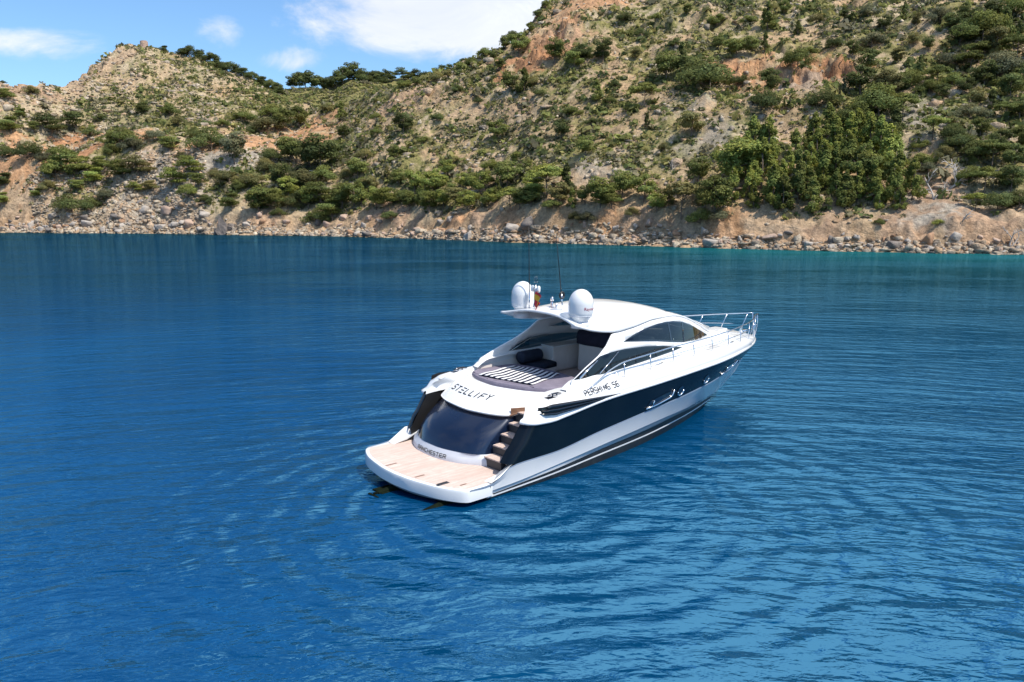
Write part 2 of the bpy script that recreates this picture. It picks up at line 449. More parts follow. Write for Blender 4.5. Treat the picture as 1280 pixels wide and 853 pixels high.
me = indexed_data('hills', P3.reshape(-1, 3), grid_faces(NR, NAZ, flip=True), COLR.reshape(-1, 3), smooth=True, domain='POINT')
me.materials.append(M_GROUND)
tag(link(bpy.data.objects.new('hills', me)), kind='structure')

# ------------------------------------------------------------------ sea
def build_sea():
    na, rr = 361, np.concatenate([[0.0], np.geomspace(6, 240, 60), [270, 330, 500, 900, 2000, 6000, 14000]])
    a = np.linspace(-math.pi, math.pi, na)
    A, Rg = np.meshgrid(a, rr)
    V = np.stack([Rg * np.sin(A), Rg * np.cos(A), np.zeros_like(A)], -1)
    sR = np.interp(A, AZ, shoreR, left=400, right=160)
    gap = sR - Rg
    shal = np.exp(-np.clip(gap, 0, 999) / 23.0) * np.interp(A, [R_(-40), R_(-4), R_(6), R_(14), R_(40)], [0.0, 0.05, 0.45, 1.0, 1.0])
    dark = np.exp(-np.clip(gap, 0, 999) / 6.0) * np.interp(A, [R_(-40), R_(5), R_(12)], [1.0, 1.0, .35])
    cl = np.stack([shal, dark, np.zeros_like(A)], -1)
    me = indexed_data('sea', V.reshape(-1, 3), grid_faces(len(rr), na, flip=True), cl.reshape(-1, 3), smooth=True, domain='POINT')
    m = bpy.data.materials.new('sea_water'); m.use_nodes = True
    g = G(m.node_tree); g.n.clear()
    out = g.new('ShaderNodeOutputMaterial')
    body = g.new('ShaderNodeBsdfDiffuse'); gloss = g.new('ShaderNodeBsdfGlossy')
    gloss.inputs['Color'].default_value = (0.25, 0.68, 0.96, 1); gloss.inputs['Roughness'].default_value = 0.05
    fres = g.new('ShaderNodeFresnel'); fres.inputs[0].default_value = 1.33
    mxs = g.new('ShaderNodeMixShader')
    g.l.new(g.math('MINIMUM', g.math('MULTIPLY', fres.outputs[0], 0.46), 0.27), mxs.inputs[0])
    g.l.new(body.outputs[0], mxs.inputs[1]); g.l.new(gloss.outputs[0], mxs.inputs[2]); g.l.new(mxs.outputs[0], out.inputs[0])
    at = g.new('ShaderNodeAttribute', attribute_name='Col')
    sp = g.new('ShaderNodeSeparateColor'); g.l.new(at.outputs['Color'], sp.inputs[0])
    v = g.new('ShaderNodeTexCoord').outputs['Object']
    patch = g.noise(g.mapping(v, scale=(1, .6, 1)), 0.035, 4, 0.55)
    deep = g.mix(g.ramp(patch, 0.35, 0.68), (0.0, 0.029, 0.096, 1), (0.0, 0.047, 0.138, 1))
    sxyz = g.new('ShaderNodeSeparateXYZ'); g.l.new(v, sxyz.inputs[0])
    # the bay turns greener and darker away from the deep channel on the left
    east = g.ramp(sxyz.outputs[0], -25, 45)
    deep = g.mix(g.math('MULTIPLY', east, 0.7), deep, (0.0, 0.027, 0.058, 1))
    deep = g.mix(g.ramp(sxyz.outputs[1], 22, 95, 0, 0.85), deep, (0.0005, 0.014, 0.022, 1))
    deep = g.mix(g.ramp(g.vmath('DISTANCE', v, (4.0, 15.5, 0)), 15, 3, 0, .5), deep, (0.0, 0.050, 0.128, 1))  # light thrown back by hull and seabed, painted as paler azure by the stern
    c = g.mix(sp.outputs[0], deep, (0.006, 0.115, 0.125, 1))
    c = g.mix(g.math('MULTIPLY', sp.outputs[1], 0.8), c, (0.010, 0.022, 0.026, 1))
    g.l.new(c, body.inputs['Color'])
    # ripples: wind chop, finer ripples and the rings spreading from the hull
    rel = g.vmath('SUBTRACT', v, (2.0, -14.0, 0.0))        # wind-driven crests swing round slowly across the bay
    sr = g.new('ShaderNodeSeparateXYZ'); g.l.new(rel, sr.inputs[0])
    th = g.math('ARCTAN2', sr.outputs[0], sr.outputs[1]); rad = g.vmath('LENGTH', rel)
    pc = g.new('ShaderNodeCombineXYZ'); g.l.new(g.math('MULTIPLY', th, 26.0), pc.inputs[0]); g.l.new(rad, pc.inputs[1])
    w1 = g.noise(g.mapping(pc.outputs[0], scale=(0.62, 1.3, 1)), 0.95, 3, 0.5, 0.5)
    w2 = g.noise(g.mapping(v, scale=(0.7, 1.5, 1), rot=(0, 0, R_(-12))), 3.0, 3, 0.55, 0.5)
    w3 = g.noise(g.mapping(v, scale=(1, 1, 1)), 0.22, 2, 0.5, 0.3)
    calm = g.ramp(g.noise(g.mapping(v, scale=(.5, 1.3, 1)), 0.06, 4, 0.6), 0.35, 0.65, 0.45, 1.4)
    lee = g.ramp(g.vmath('DISTANCE', v, (2.0, 13.5, 0)), 5, 17, 0.55, 1.0)
    calm = g.math('MULTIPLY', calm, lee)
    h = g.math('ADD', g.math('MULTIPLY', w1, 0.34), g.math('MULTIPLY', w2, 0.085))
    h = g.math('MULTIPLY', h, calm)
    h = g.math('ADD', h, g.math('MULTIPLY', w3, 0.16))
    wob = g.math('MULTIPLY', g.noise(v, 0.45, 2, 0.5), 0.9)
    for cx, cy, lam, amp, ext in ((0.3, 19.6, 0.92, 0.042, 14.0), (5.5, 22.0, 1.15, 0.018, 10.0)):
        dist = g.vmath('DISTANCE', v, (cx, cy, 0))
        ph = g.math('MULTIPLY', g.math('ADD', dist, wob), 2 * math.pi / lam)
        fall = g.math('MULTIPLY', g.ramp(dist, ext, ext * 0.25), g.ramp(g.noise(v, 0.4, 2, 0.5), 0.3, 0.6, 0.25, 1.0))
        h = g.math('ADD', h, g.math('MULTIPLY', g.math('MULTIPLY', g.math('SINE', ph), amp), fall))
    bp = g.new('ShaderNodeBump'); bp.inputs['Strength'].default_value = 1.0; bp.inputs['Distance'].default_value = 1.0
    g.l.new(h, bp.inputs['Height'])
    for nd in (gloss, fres): g.l.new(bp.outputs[0], nd.inputs['Normal'])
    me.materials.append(m)
    tag(link(bpy.data.objects.new('sea', me)), kind='structure')
build_sea()
# ------------------------------------------------------------------ motor yacht (local frame: x forward, y to port, z up from the waterline)
HEEL, HEAD = R_(2.4), R_(43.8)
YACHT_LOC = Vector((-2.96, 20.60, 0.0))
YM = Matrix.Translation(YACHT_LOC) @ Matrix.Rotation(HEAD, 4, 'Z') @ Matrix.Rotation(HEEL, 4, 'X')

M_WHITE = mottled('white_gelcoat', (0.77, 0.77, 0.77), (0.74, 0.745, 0.75), 1.2, 0.22, 0.5, 0.6)
M_NAVY = mottled('navy_gloss_paint', (0.002, 0.005, 0.010), (0.004, 0.008, 0.014), 0.8, 0.22, 0.22, 0.06)
M_NAVY2 = mottled('dark_blue_metallic_paint', (0.004, 0.011, 0.034), (0.005, 0.014, 0.042), 0.7, 0.26, 0.5, 0.8, metal=0.2)
M_BLACK = mottled('black_antifouling', (0.010, 0.010, 0.012), (0.018, 0.018, 0.02), 4, 0.5, 0.4)
M_GREYLINE = principled('grey_blue_stripe', (0.23, 0.28, 0.36), 0.3)
M_LIGHTGREY = mottled('pale_grey_gelcoat', (0.62, 0.63, 0.67), (0.57, 0.58, 0.63), 2, 0.35, 0.5)
M_CHROME = principled('stainless_steel', (0.75, 0.75, 0.76), 0.14, 1.0)
M_RUBBER = principled('black_rubber', (0.012, 0.012, 0.013), 0.4)
M_GLOSSBLK = principled('gloss_black_trim', (0.008, 0.008, 0.010), 0.12, 0, 0.5, 0.8)
M_PAD = mottled('grey_mauve_canvas', (0.175, 0.155, 0.20), (0.22, 0.195, 0.245), 3.5, 0.85, 0.2, bump=0.02, bscale=5)
M_COVER = mottled('dark_navy_canvas', (0.030, 0.028, 0.048), (0.045, 0.042, 0.066), 4, 0.8, 0.2, bump=0.015, bscale=8)
M_CUSH = mottled('navy_cushion_cloth', (0.014, 0.020, 0.035), (0.024, 0.032, 0.05), 6, 0.8, 0.2, bump=0.012, bscale=10)
M_TWHITE = mottled('white_towelling', (0.78, 0.76, 0.74), (0.70, 0.68, 0.67), 20, 0.95, 0.1, bump=0.004, bscale=60)
M_TNAVY = mottled('navy_towelling', (0.012, 0.017, 0.042), (0.02, 0.026, 0.055), 20, 0.95, 0.1, bump=0.004, bscale=60)
M_CREAM = mottled('cream_panel', (0.78, 0.71, 0.66), (0.73, 0.66, 0.61), 3, 0.4, 0.4)
M_RED = principled('red_cloth', (0.55, 0.02, 0.03), 0.8)
M_YELLOW = principled('yellow_cloth', (0.75, 0.42, 0.02), 0.8)
M_DECKTXT = principled('black_lettering', (0.015, 0.015, 0.018), 0.35)
M_REDTXT = principled('red_lettering', (0.33, 0.02, 0.06), 0.4)
M_BROWN = mottled('brown_wood_and_shadow', (0.20, 0.11, 0.07), (0.26, 0.15, 0.10), 6, 0.3, 0.5)  # brown of the hatch slots and of the painted shadow under the name panel

def mat_teak():
    m = principled('teak_planking', rough=0.7, spec=0.3)
    g = G(m.node_tree); b = g.n['Principled BSDF']
    v = g.new('ShaderNodeTexCoord').outputs['Object']
    s = g.new('ShaderNodeSeparateXYZ'); g.l.new(v, s.inputs[0])
    k = g.math('DIVIDE', s.outputs[1], 0.062)
    fr = g.math('FRACT', g.math('ADD', k, 100.0))
    caulk = g.math('LESS_THAN', fr, 0.10)
    wn = g.new('ShaderNodeTexWhiteNoise', noise_dimensions='1D')
    g.l.new(g.math('FLOOR', k), wn.inputs['W'])
    grain = g.noise(g.mapping(v, scale=(1.2, 14, 1)), 2.0, 5, 0.6)
    blot = g.noise(v, 1.3, 4, 0.55)
    c = g.mix(wn.outputs[0], (0.59, 0.455, 0.39, 1), (0.70, 0.575, 0.51, 1))
    c = g.mix(g.ramp(grain, 0.35, 0.7), c, (0.53, 0.40, 0.34, 1))
    c = g.mix(g.ramp(blot, 0.5, 0.75, 0, 0.4), c, (0.74, 0.64, 0.58, 1))
    c = g.mix(g.math('MULTIPLY', caulk, 0.75), c, (0.16, 0.11, 0.09, 1))
    g.l.new(c, b.inputs['Base Color'])
    bp = g.new('ShaderNodeBump'); bp.inputs['Distance'].default_value = 0.004
    g.l.new(g.math('SUBTRACT', 1.0, caulk), bp.inputs['Height']); g.l.new(bp.outputs[0], b.inputs['Normal'])
    return m
M_TEAK = mat_teak()

def mat_glass(name, tint=(0.10, 0.13, 0.14), amt=0.55):
    m = bpy.data.materials.new(name); m.use_nodes = True
    g = G(m.node_tree); g.n.clear()
    out = g.new('ShaderNodeOutputMaterial')
    tr = g.new('ShaderNodeBsdfTransparent'); tr.inputs[0].default_value = (*tint, 1)
    gl = g.new('ShaderNodeBsdfGlossy'); gl.inputs[0].default_value = (1, 1, 1, 1); gl.inputs[1].default_value = 0.02
    lw = g.new('ShaderNodeLayerWeight'); lw.inputs[0].default_value = 0.5
    fr = g.math('ADD', g.math('MULTIPLY', g.math('POWER', lw.outputs['Facing'], 4.0), 0.9), 0.045)
    mx = g.new('ShaderNodeMixShader')
    g.l.new(fr, mx.inputs[0]); g.l.new(tr.outputs[0], mx.inputs[1]); g.l.new(gl.outputs[0], mx.inputs[2])
    g.l.new(mx.outputs[0], out.inputs[0])
    return m
M_GLASS = mat_glass('tinted_glass', (0.13, 0.145, 0.15))
M_DGLASS = mat_glass('dark_tinted_glass', (0.06, 0.07, 0.075))
M_CLEAR = mat_glass('clear_plexiglass', (0.75, 0.78, 0.80))

yacht = empty('motor_yacht', YACHT_LOC, (HEEL, 0, HEAD))
tag(yacht, 'white and navy sports motor yacht with two radar domes, lying in the calm bay', 'yacht')

# ---- shape tables, starboard side given with positive half breadths
def T(xs, vs): return lambda x: pchip(x, xs, vs)
nt_y = T([1.2, 3, 6, 9, 11, 12.5, 14, 15.3, 16.3, 16.8, 17.02], [2.24, 2.28, 2.28, 2.22, 2.06, 1.82, 1.45, 1.0, .5, .2, 0])
nt_z = T([1.8, 2.45, 3.3, 3.7, 5.66, 7.8, 10, 12, 14.2, 15.5, 17.02], [1.80, 1.80, 1.77, 1.81, 2.02, 2.11, 2.20, 2.24, 2.27, 2.27, 2.17])
nb_y = T([.55, 1.2, 3, 6, 9, 11, 12.5, 14, 15.3, 16.0, 16.38], [2.168, 2.2, 2.22, 2.2, 2.08, 1.85, 1.5, 1.0, .48, .16, 0])
nb_z = T([.6, 1.25, 1.55, 1.9, 2.3, 3.4, 5.3, 7.5, 9, 11, 12.4, 14, 15.5, 16.38], [.531, .54, .66, .86, .90, .92, 1.14, 1.34, 1.44, 1.56, 1.60, 1.60, 1.56, 1.49])
ch_y = T([0, 3, 6, 8, 10, 12, 13.5, 14.6, 15.05], [2.13, 2.14, 2.06, 1.92, 1.65, 1.12, .65, .2, 0])
ch_z = T([.6, 2.35, 3.5, 5.1, 6.7, 9.3, 11.5, 13.5, 15.05], [.30, .38, .48, .61, .72, .82, .78, .68, .56])
bt_y = T([0, 3, 6, 8, 10, 12, 13.6, 14.4], [2.05, 2.08, 1.93, 1.72, 1.36, .82, .28, 0])
bt_z = T([1.2, 3.6, 6.7, 9.8, 12, 14.4], [.20, .345, .51, .54, .44, .28])
wl_y = T([1.2, 4.2, 7, 10.2, 12.7, 13.9], [1.98, 2.0, 1.74, 1.15, .46, 0])
dk_y = T([2.6, 3, 6, 9, 11, 12.5, 14, 15.3, 16.3, 16.85, 17.07], [2.05, 2.08, 2.1, 2.04, 1.9, 1.7, 1.35, .95, .48, .18, 0])
dk_z = T([2.6, 3.4, 5.1, 6.45, 7.7, 8.9, 10, 11.3, 12.5, 13.8, 15, 16.3, 17.07], [2.20, 2.30, 2.40, 2.49, 2.55, 2.61, 2.65, 2.66, 2.66, 2.61, 2.53, 2.38, 2.24])

def add_line(xa, xe, fy, fz, rnd=0.0, n=64, shift=0.0):
    """one longitudinal hull line; rnd rounds its after end inboard"""
    pts = []
    if rnd:
        for ph in (90, 72, 54, 36, 18):
            a = R_(ph); x = xa + rnd * (1 - math.sin(a))
            pts.append((x, float(fy(x)) - rnd * (1 - math.cos(a)), float(fz(x))))
        xa = xa + rnd
    else:
        for i in range(5):
            x = xa + 0.05 * i; pts.append((x, float(fy(x)), float(fz(x))))
        xa = xa + 0.25
    t = np.linspace(0, 1, n)
    t = t + 0.10 * np.sin(np.pi * t) * t           # more stations towards the stem
    for x in xa + (xe - xa) * np.clip(t, 0, 1):
        pts.append((x, float(fy(x)), float(fz(x))))
    return np.array(pts)

def sharp(o, deg=22):
    o.data.set_sharp_from_angle(angle=R_(deg)); return o
def mirror_strip(lines, mats, name, mat_list, parent):
    V, F, MI = [], [], []
    off = 0
    for sgn in (-1, 1):
        nl, ns = len(lines), len(lines[0])
        for L in lines:
            P = L.copy(); P[:, 1] *= sgn; V.append(P)
        f = grid_faces(nl, ns, flip=(sgn > 0)) + off
        F.append(f); MI += list(np.repeat(mats, ns - 1)); off += nl * ns
    return mesh_obj(name, np.concatenate(V), np.concatenate(F), mat_list, parent, True, MI)

bot = add_line(1.25, 13.2, lambda x: np.maximum(wl_y(x) - .35, 0), lambda x: -0.55 + 0 * x)
wl = add_line(1.25, 13.85, wl_y, lambda x: 0 * x - 0.03)
mix_ = lambda a, b, t: (lambda x: a(x) * (1 - t) + b(x) * t)
bt1 = add_line(1.25, 14.28, lambda x: bt_y(x) - .012, lambda x: bt_z(x) * .62)
bt1b = add_line(1.25, 14.31, lambda x: bt_y(x) - .008, lambda x: bt_z(x) * .62 + .045)
bt2 = add_line(1.25, 14.4, bt_y, bt_z)
ch0 = add_line(.60, 15.0, lambda x: np.maximum(ch_y(x) - .035, 0), lambda x: ch_z(x) - .035)
ch1 = add_line(.60, 15.05, ch_y, lambda x: ch_z(x) + .0)
midl = add_line(.60, 15.75, lambda x: np.maximum(ch_y(x) * .5 + nb_y(x) * .5 - .015, 0), lambda x: ch_z(x) * .5 + nb_z(x) * .5)
# stem is a raked straight line: force the last station of every line on to the centre plane
nb0 = add_line(.60, 16.33, nb_y, lambda x: nb_z(x) - .035)
nb1 = add_line(.60, 16.38, nb_y, nb_z)
for L in (bot, wl, bt1, bt1b, bt2, ch0, ch1, midl, nb0, nb1): L[-1, 1] = 0.0
hull = mirror_strip([bot, wl, bt1, bt1b, bt2, ch0, ch1, midl, nb0, nb1], [1, 1, 0, 1, 0, 2, 0, 0, 2], 'hull', [M_WHITE, M_BLACK, M_GREYLINE], yacht)
sharp(hull, 12)
# navy band with its rounded after quarter, and the white topside above
RN = 0.34
def raked(xa, xe, fy, fz, z0=None):
    return add_line(xa, xe, fy, fz, RN)
nbU = raked(1.84, 16.38, nb_y, lambda x: np.maximum(nb_z(x), .885 + 0 * x))
h1 = raked(2.02, 16.60, lambda x: nb_y(np.minimum(x, 16.38)) * .66 + nt_y(x) * .34 + .012, lambda x: np.maximum(nb_z(np.minimum(x, 16.38)), .885) * .66 + nt_z(x) * .34)
h1b = raked(2.17, 16.71, lambda x: nb_y(np.minimum(x, 16.38)) * .5 + nt_y(x) * .5 + .015, lambda x: np.maximum(nb_z(np.minimum(x, 16.38)), .885) * .5 + nt_z(x) * .5)
h2 = raked(2.30, 16.86, lambda x: nb_y(np.minimum(x, 16.38)) * .28 + nt_y(x) * .72 + .010, lambda x: np.maximum(nb_z(np.minimum(x, 16.38)), .885) * .28 + nt_z(x) * .72)
ntU = raked(2.46, 17.02, nt_y, nt_z)
for L in (nbU, h1, h1b, h2, ntU): L[-1, 1] = 0.0
band = mirror_strip([nbU, h1, h1b, h2, ntU], [0, 0, 0, 0], 'hull_band', [M_NAVY], yacht)
r0 = raked(2.44, 17.04, lambda x: nt_y(x) + .004, lambda x: nt_z(x) + .000)
r1 = raked(2.40, 17.08, lambda x: nt_y(x) + .045, lambda x: nt_z(x) + .025)
r2 = raked(2.40, 17.08, lambda x: nt_y(x) + .045, lambda x: nt_z(x) + .075)
r3 = raked(2.46, 17.06, lambda x: nt_y(x) + .004, lambda x: nt_z(x) + .105)
m1 = raked(2.56, 17.08, lambda x: nt_y(x) * .97 + dk_y(x) * .03 + .012, lambda x: nt_z(x) * .62 + dk_z(x) * .38)
m2 = raked(2.66, 17.09, lambda x: nt_y(x) * .72 + dk_y(x) * .28 + .02, lambda x: nt_z(x) * .25 + dk_z(x) * .75)
m3 = raked(2.80, 17.075, lambda x: dk_y(x) + .03, lambda x: dk_z(x) - .012)
for L in (r0, r1, r2, r3, m1, m2, m3): L[-1, 1] = 0.0
side = mirror_strip([r0, r1, r2, r3, m1, m2, m3], [0, 0, 0, 0, 0, 0], 'bulwark', [M_WHITE], yacht)
# dark seam round the after quarters
seam = add_line(2.14, 4.6, lambda x: nb_y(x) * .5 + nt_y(x) * .5 + .021, lambda x: np.maximum(nb_z(x), .885) * .5 + nt_z(x) * .5, RN + .005, 10)

def tube_mesh(pts, r, n=8, closed=False):
    P = [Vector(p) for p in pts]
    V, F = [], []
    prev = None
    for i, p in enumerate(P):
        a = P[i - 1] if i > 0 else (P[-1] if closed else p)
        b = P[i + 1] if i < len(P) - 1 else (P[0] if closed else p)
        t = (b - a).normalized()
        if prev is None:
            u = t.orthogonal().normalized()
        else:
            u = (prev - t * prev.dot(t))
            u = u.normalized() if u.length > 1e-6 else t.orthogonal().normalized()
        prev = u
        w = t.cross(u)
        rr = r[i] if isinstance(r, (list, tuple)) else r
        for k in range(n):
            a_ = 2 * math.pi * k / n
            V.append(p + (u * math.cos(a_) + w * math.sin(a_)) * rr)
    m = len(P)
    for i in range(m if closed else m - 1):
        for k in range(n):
            F.append((i * n + k, i * n + (k + 1) % n, ((i + 1) % m) * n + (k + 1) % n, ((i + 1) % m) * n + k))
    if not closed:
        F.append(tuple(range(n))[::-1]); F.append(tuple((m - 1) * n + k for k in range(n)))
    return V, F
def tube(name, pts, r, mat, parent, n=8, closed=False):
    V, F = tube_mesh(pts, r, n, closed)
    return mesh_obj(name, V, F, mat, parent, True)
def join_meshes(parts):
    V, F = [], []
    for v, f in parts:
        o = len(V); V += list(v); F += [tuple(i + o for i in q) for q in f]
    return V, F
def box_mesh(c, s, bev=0.0, rotz=0.0, seg=2):
    bm = bmesh.new()
    bmesh.ops.create_cube(bm, size=1.0)
    for v in bm.verts: v.co = Vector((v.co.x * s[0], v.co.y * s[1], v.co.z * s[2]))
    if bev: bmesh.ops.bevel(bm, geom=bm.edges[:], offset=bev, segments=seg, affect='EDGES', profile=0.5)
    M = Matrix.Translation(c) @ Matrix.Rotation(rotz, 4, 'Z')
    bm.verts.index_update()
    V = [M @ v.co for v in bm.verts]; F = [tuple(v.index for v in f.verts) for f in bm.faces]
    bm.free()
    return V, F
def box(name, c, s, mat, parent, bev=0.0, rotz=0.0, seg=2):
    V, F = box_mesh(c, s, bev, rotz, seg)
    return mesh_obj(name, V, F, mat, parent, False)
def loft(name, rows_, mat, parent, flip=False, smooth=True, thick=0.0):
    A = np.array(rows_, float)
    o = mesh_obj(name, A.reshape(-1, 3), grid_faces(A.shape[0], A.shape[1], flip), mat, parent, smooth)
    if thick:
        md = o.modifiers.new('thickness', 'SOLIDIFY'); md.thickness = abs(thick); md.offset = -1 if thick > 0 else 1
    return o
def lathe(name, prof, c, mat, parent, n=32):
    V, F = [], []
    for r, z in prof:
        for k in range(n):
            a = 2 * math.pi * k / n; V.append((c[0] + r * math.cos(a), c[1] + r * math.sin(a), c[2] + z))
    F = [tuple(x) for x in grid_faces(len(prof), n, wrap=True)]
    return mesh_obj(name, V, F, mat, parent, True)
def resample(pts, n):
    P = np.array(pts, float); s = np.concatenate([[0], np.cumsum(np.linalg.norm(np.diff(P, axis=0), axis=1))])
    t = np.linspace(0, s[-1], n)
    return np.stack([pchip(t, s, P[:, k]) for k in range(P.shape[1])], 1)
def extrude_poly(outline, z0, z1, inset=0.0, round_=0.0):
    """solid slab from an (x,y) outline, rounded shoulder when round_"""
    P = [Vector((p[0], p[1])) for p in outline]; n = len(P)
    cen = sum(P, Vector((0, 0))) / n
    rings = [(0.0, z0), (0.0, z1 - round_)]
    if round_:
        rings += [(round_ * .3, z1 - round_ * .3), (round_, z1)]
    V, F = [], []
    for off, z in rings:
        for i in range(n):
            a, b, c = P[i - 1], P[i], P[(i + 1) % n]
            e1, e2 = (b - a), (c - b)
            nn = Vector((e1.y + e2.y, -e1.x - e2.x))
            nn = nn.normalized() if nn.length > 1e-9 else Vector((0, 0))
            if nn.dot(b - cen) < 0: nn = -nn
            q = b - nn * off
            V.append((q.x, q.y, z))
    for r in range(len(rings) - 1):
        for i in range(n):
            F.append((r * n + i, r * n + (i + 1) % n, (r + 1) * n + (i + 1) % n, (r + 1) * n + i))
    F.append(tuple(range((len(rings) - 1) * n, len(rings) * n))); F.append(tuple(range(n))[::-1])
    return V, F

# ---- transom closing the hull under the platform
tr = [(1.26, s * y, z) for s in (-1, 1) for (y, z) in ((1.6, -.5), (1.97, 0.0), (2.05, .1), (2.12, .25), (2.2, .5))]
mesh_obj('transom', tr, [(0, 5, 6, 1), (1, 6, 7, 2), (2, 7, 8, 3), (3, 8, 9, 4)], M_BLACK, yacht)

# ---- swim platform
ps = [(1.32, -2.17), (.56, -2.15), (.44, -2.03), (.30, -1.80), (.15, -1.45), (.04, -1.0), (-.05, -.5), (-.08, 0)]
psr = [tuple(p) for p in resample(ps[2:], 16)]
ps = ps[:1] + [(.62, -2.155), (.54, -2.13)] + psr
po = [(x, y) for x, y in ps] + [(x, -y) for x, y in ps[::-1][1:]]
def offs(P, d):
    out = []; n = len(P)
    for i in range(n):
        a, b, c = Vector(P[i - 1]), Vector(P[i]), Vector(P[(i + 1) % n])
        nn = Vector(((b - a).y + (c - b).y, -((b - a).x + (c - b).x))).normalized()
        if nn.dot(b - Vector((1.0, 0))) < 0: nn = -nn
        out.append((b.x - nn.x * d, b.y - nn.y * d))
    return out
V, F = [], []
low = [(x + .10, y * .985) for x, y in po]
rings = [(low, .12), (offs(po, -.012), .22), (offs(po, -.02), .46), (po, .515), (offs(po, .03), .53), (offs(po, .09), .53)]
n = len(po)
for P, z in rings: V += [(x, y, z + (.09 * min(1, max(0, x - .1) / .6) if z < .15 else 0)) for x, y in P]
for r in range(len(rings) - 1):
    for i in range(n): F.append((r * n + i, r * n + (i + 1) % n, (r + 1) * n + (i + 1) % n, (r + 1) * n + i))
F.append(tuple(range(n))[::-1]); F.append(tuple(range(5 * n, 6 * n)))
plat = sharp(mesh_obj('swim_platform', V, F, M_WHITE, yacht, True), 28)
tk = offs(po, .095)
tk2 = [p for p in tk if p[0] < 1.2]
tk2 = [(2.42, -2.02)] + tk2 + [(2.42, 2.02)]
V, F = extrude_poly(tk2, .529, .536)
mesh_obj('teak_deck', V, F, M_TEAK, plat)
for (x, y, l) in ((.14, .55, .34), (.17, -.62, .3), (.62, -1.78, .2)):
    box('hatch_slot', (x + .1, y, .539), (l, .055, .004), M_BROWN, plat, 0.001)
V, F = join_meshes([box_mesh((.36, -1.42, .545), (.36, .10, .012), .004), box_mesh((.36, -1.40, .56), (.30, .02, .02), .004)])
mesh_obj('folding_step', V, F, principled('dark_grey_metal', (.10, .10, .11), .3, .7), plat)
for yy in (.75, -.35, -1.25):
    x = float(np.interp(abs(yy), [0, 1.0, 1.45], [-.08, .04, .15])) - .024
    box('rim_joint', (x + .02, yy, .33), (.012, .012, .25), M_LIGHTGREY, plat)
# shelf between platform and hull quarters
for s in (-1, 1):
    P = [(1.3, s * 1.9, .535), (1.3, s * 2.165, .545), (1.55, s * 2.2, .66), (1.9, s * 2.2, .87), (2.2, s * 2.1, .89), (2.2, s * 1.84, .80), (1.75, s * 1.88, .60)]
    mesh_obj('quarter_fairing', P, [tuple(range(7))] if s < 0 else [tuple(range(7))[::-1]], M_WHITE, yacht)
# surface drives behind the transom, just breaking the water
M_DRIVE = mottled('weedy_dark_metal', (.006, .009, .007), (.012, .017, .010), 5, .9, .0)
for yy in (.22, -1.52):
    V, F = join_meshes([tube_mesh([(1.25, yy, .0), (.2, yy, .02), (-.42, yy, .0)], [.15, .12, .06], 10),
                        box_mesh((-.38, yy, -.01), (.34, .05, .12), .01), box_mesh((-.58, yy - .05, -.02), (.07, .42, .07), .02), box_mesh((-.12, yy + .1, .0), (.5, .44, .03), .012)])
    mesh_obj('surface_drive', V, F, M_DRIVE, yacht)

# ---- transom base strip, garage door and name panel (curved in plan)
base0 = resample([(2.45, 2.02), (2.1, 1.95), (1.72, 1.55), (1.50, .95), (1.46, .35), (1.60, -.35), (1.96, -.96), (2.28, -1.5), (2.34, -1.95)], 48)
base1 = resample([(2.5, 1.9), (2.2, 1.86), (1.84, 1.5), (1.62, .92), (1.58, .35), (1.71, -.33), (2.06, -.93), (2.34, -1.5), (2.40, -1.95)], 48)
gb = resample([(2.3, 1.80), (1.98, 1.66), (1.76, 1.35), (1.62, .9), (1.585, .35), (1.715, -.33), (1.98, -.84), (2.3, -1.02), (2.75, -1.06), (3.1, -1.1)], 48)
def row(P, z, dz=None): return [(p[0], p[1], z if dz is None else z + dz[i]) for i, p in enumerate(P)]
tb = loft('transom_base', [row(base0, .535), row(base0, .56), row(base0 * .8 + base1 * .2, .70), row(base1, .78), row(gb, .80)], M_LIGHTGREY, yacht, flip=False)
gt = resample([(3.25, 1.88), (3.0, 1.74), (2.80, 1.35), (2.70, .9), (2.66, .35), (2.74, -.3), (2.95, -.80), (3.1, -.98), (3.4, -1.06), (3.6, -1.1)], 48)
grows = []
for t in np.linspace(0, 1, 12):
    P = gb * (1 - t) + gt * t
    P = P.copy(); P[:, 0] -= .20 * math.sin(math.pi * min(1, t * 1.0)) ** 1.0
    grows.append(row(P, .80 + .92 * t))
loft('garage_door', grows, M_NAVY2, yacht, flip=False)
lipx = [(3.36, 1.84), (3.02, 1.80), (2.72, 1.58), (2.52, 1.05), (2.46, .35), (2.55, -.32), (2.80, -.92), (3.2, -1.16), (3.75, -1.35)]
lip = resample(lipx, 56)
lipz = np.interp(np.linspace(0, 1, 56), [0, .15, .5, .8, 1], [1.86, 1.80, 1.745, 1.76, 1.88])
top = resample([(4.35, 1.84), (3.98, 1.78), (3.66, 1.46), (3.48, .95), (3.44, .35), (3.60, -.38), (3.90, -1.02), (4.15, -1.26), (4.45, -1.42)], 56)
topz = np.interp(np.linspace(0, 1, 56), [0, .5, 1], [2.30, 2.245, 2.25])
prow = []
for t in (0, .0, .04, .12, .3, .5, .7, .88, .97, 1.0):
    P = lip * (1 - t) + top * t
    z = lipz * (1 - t) + topz * t + .07 * math.sin(math.pi * t)
    prow.append([(P[i, 0], P[i, 1], z[i]) for i in range(56)])
und = [(p[0] + .03, p[1] * .985, lipz[i] - .055) for i, p in enumerate(lip)]
und2 = [(p[0] + .5, p[1] * .9, lipz[i] - .05) for i, p in enumerate(lip)]
panel = loft('transom_panel', [und2, und] + prow + [[(p[0] + .12, p[1] * .96, topz[i] - .03) for i, p in enumerate(top)], [(p[0] + .2, p[1] * .9, topz[i] - .25) for i, p in enumerate(top)]], M_WHITE, yacht)
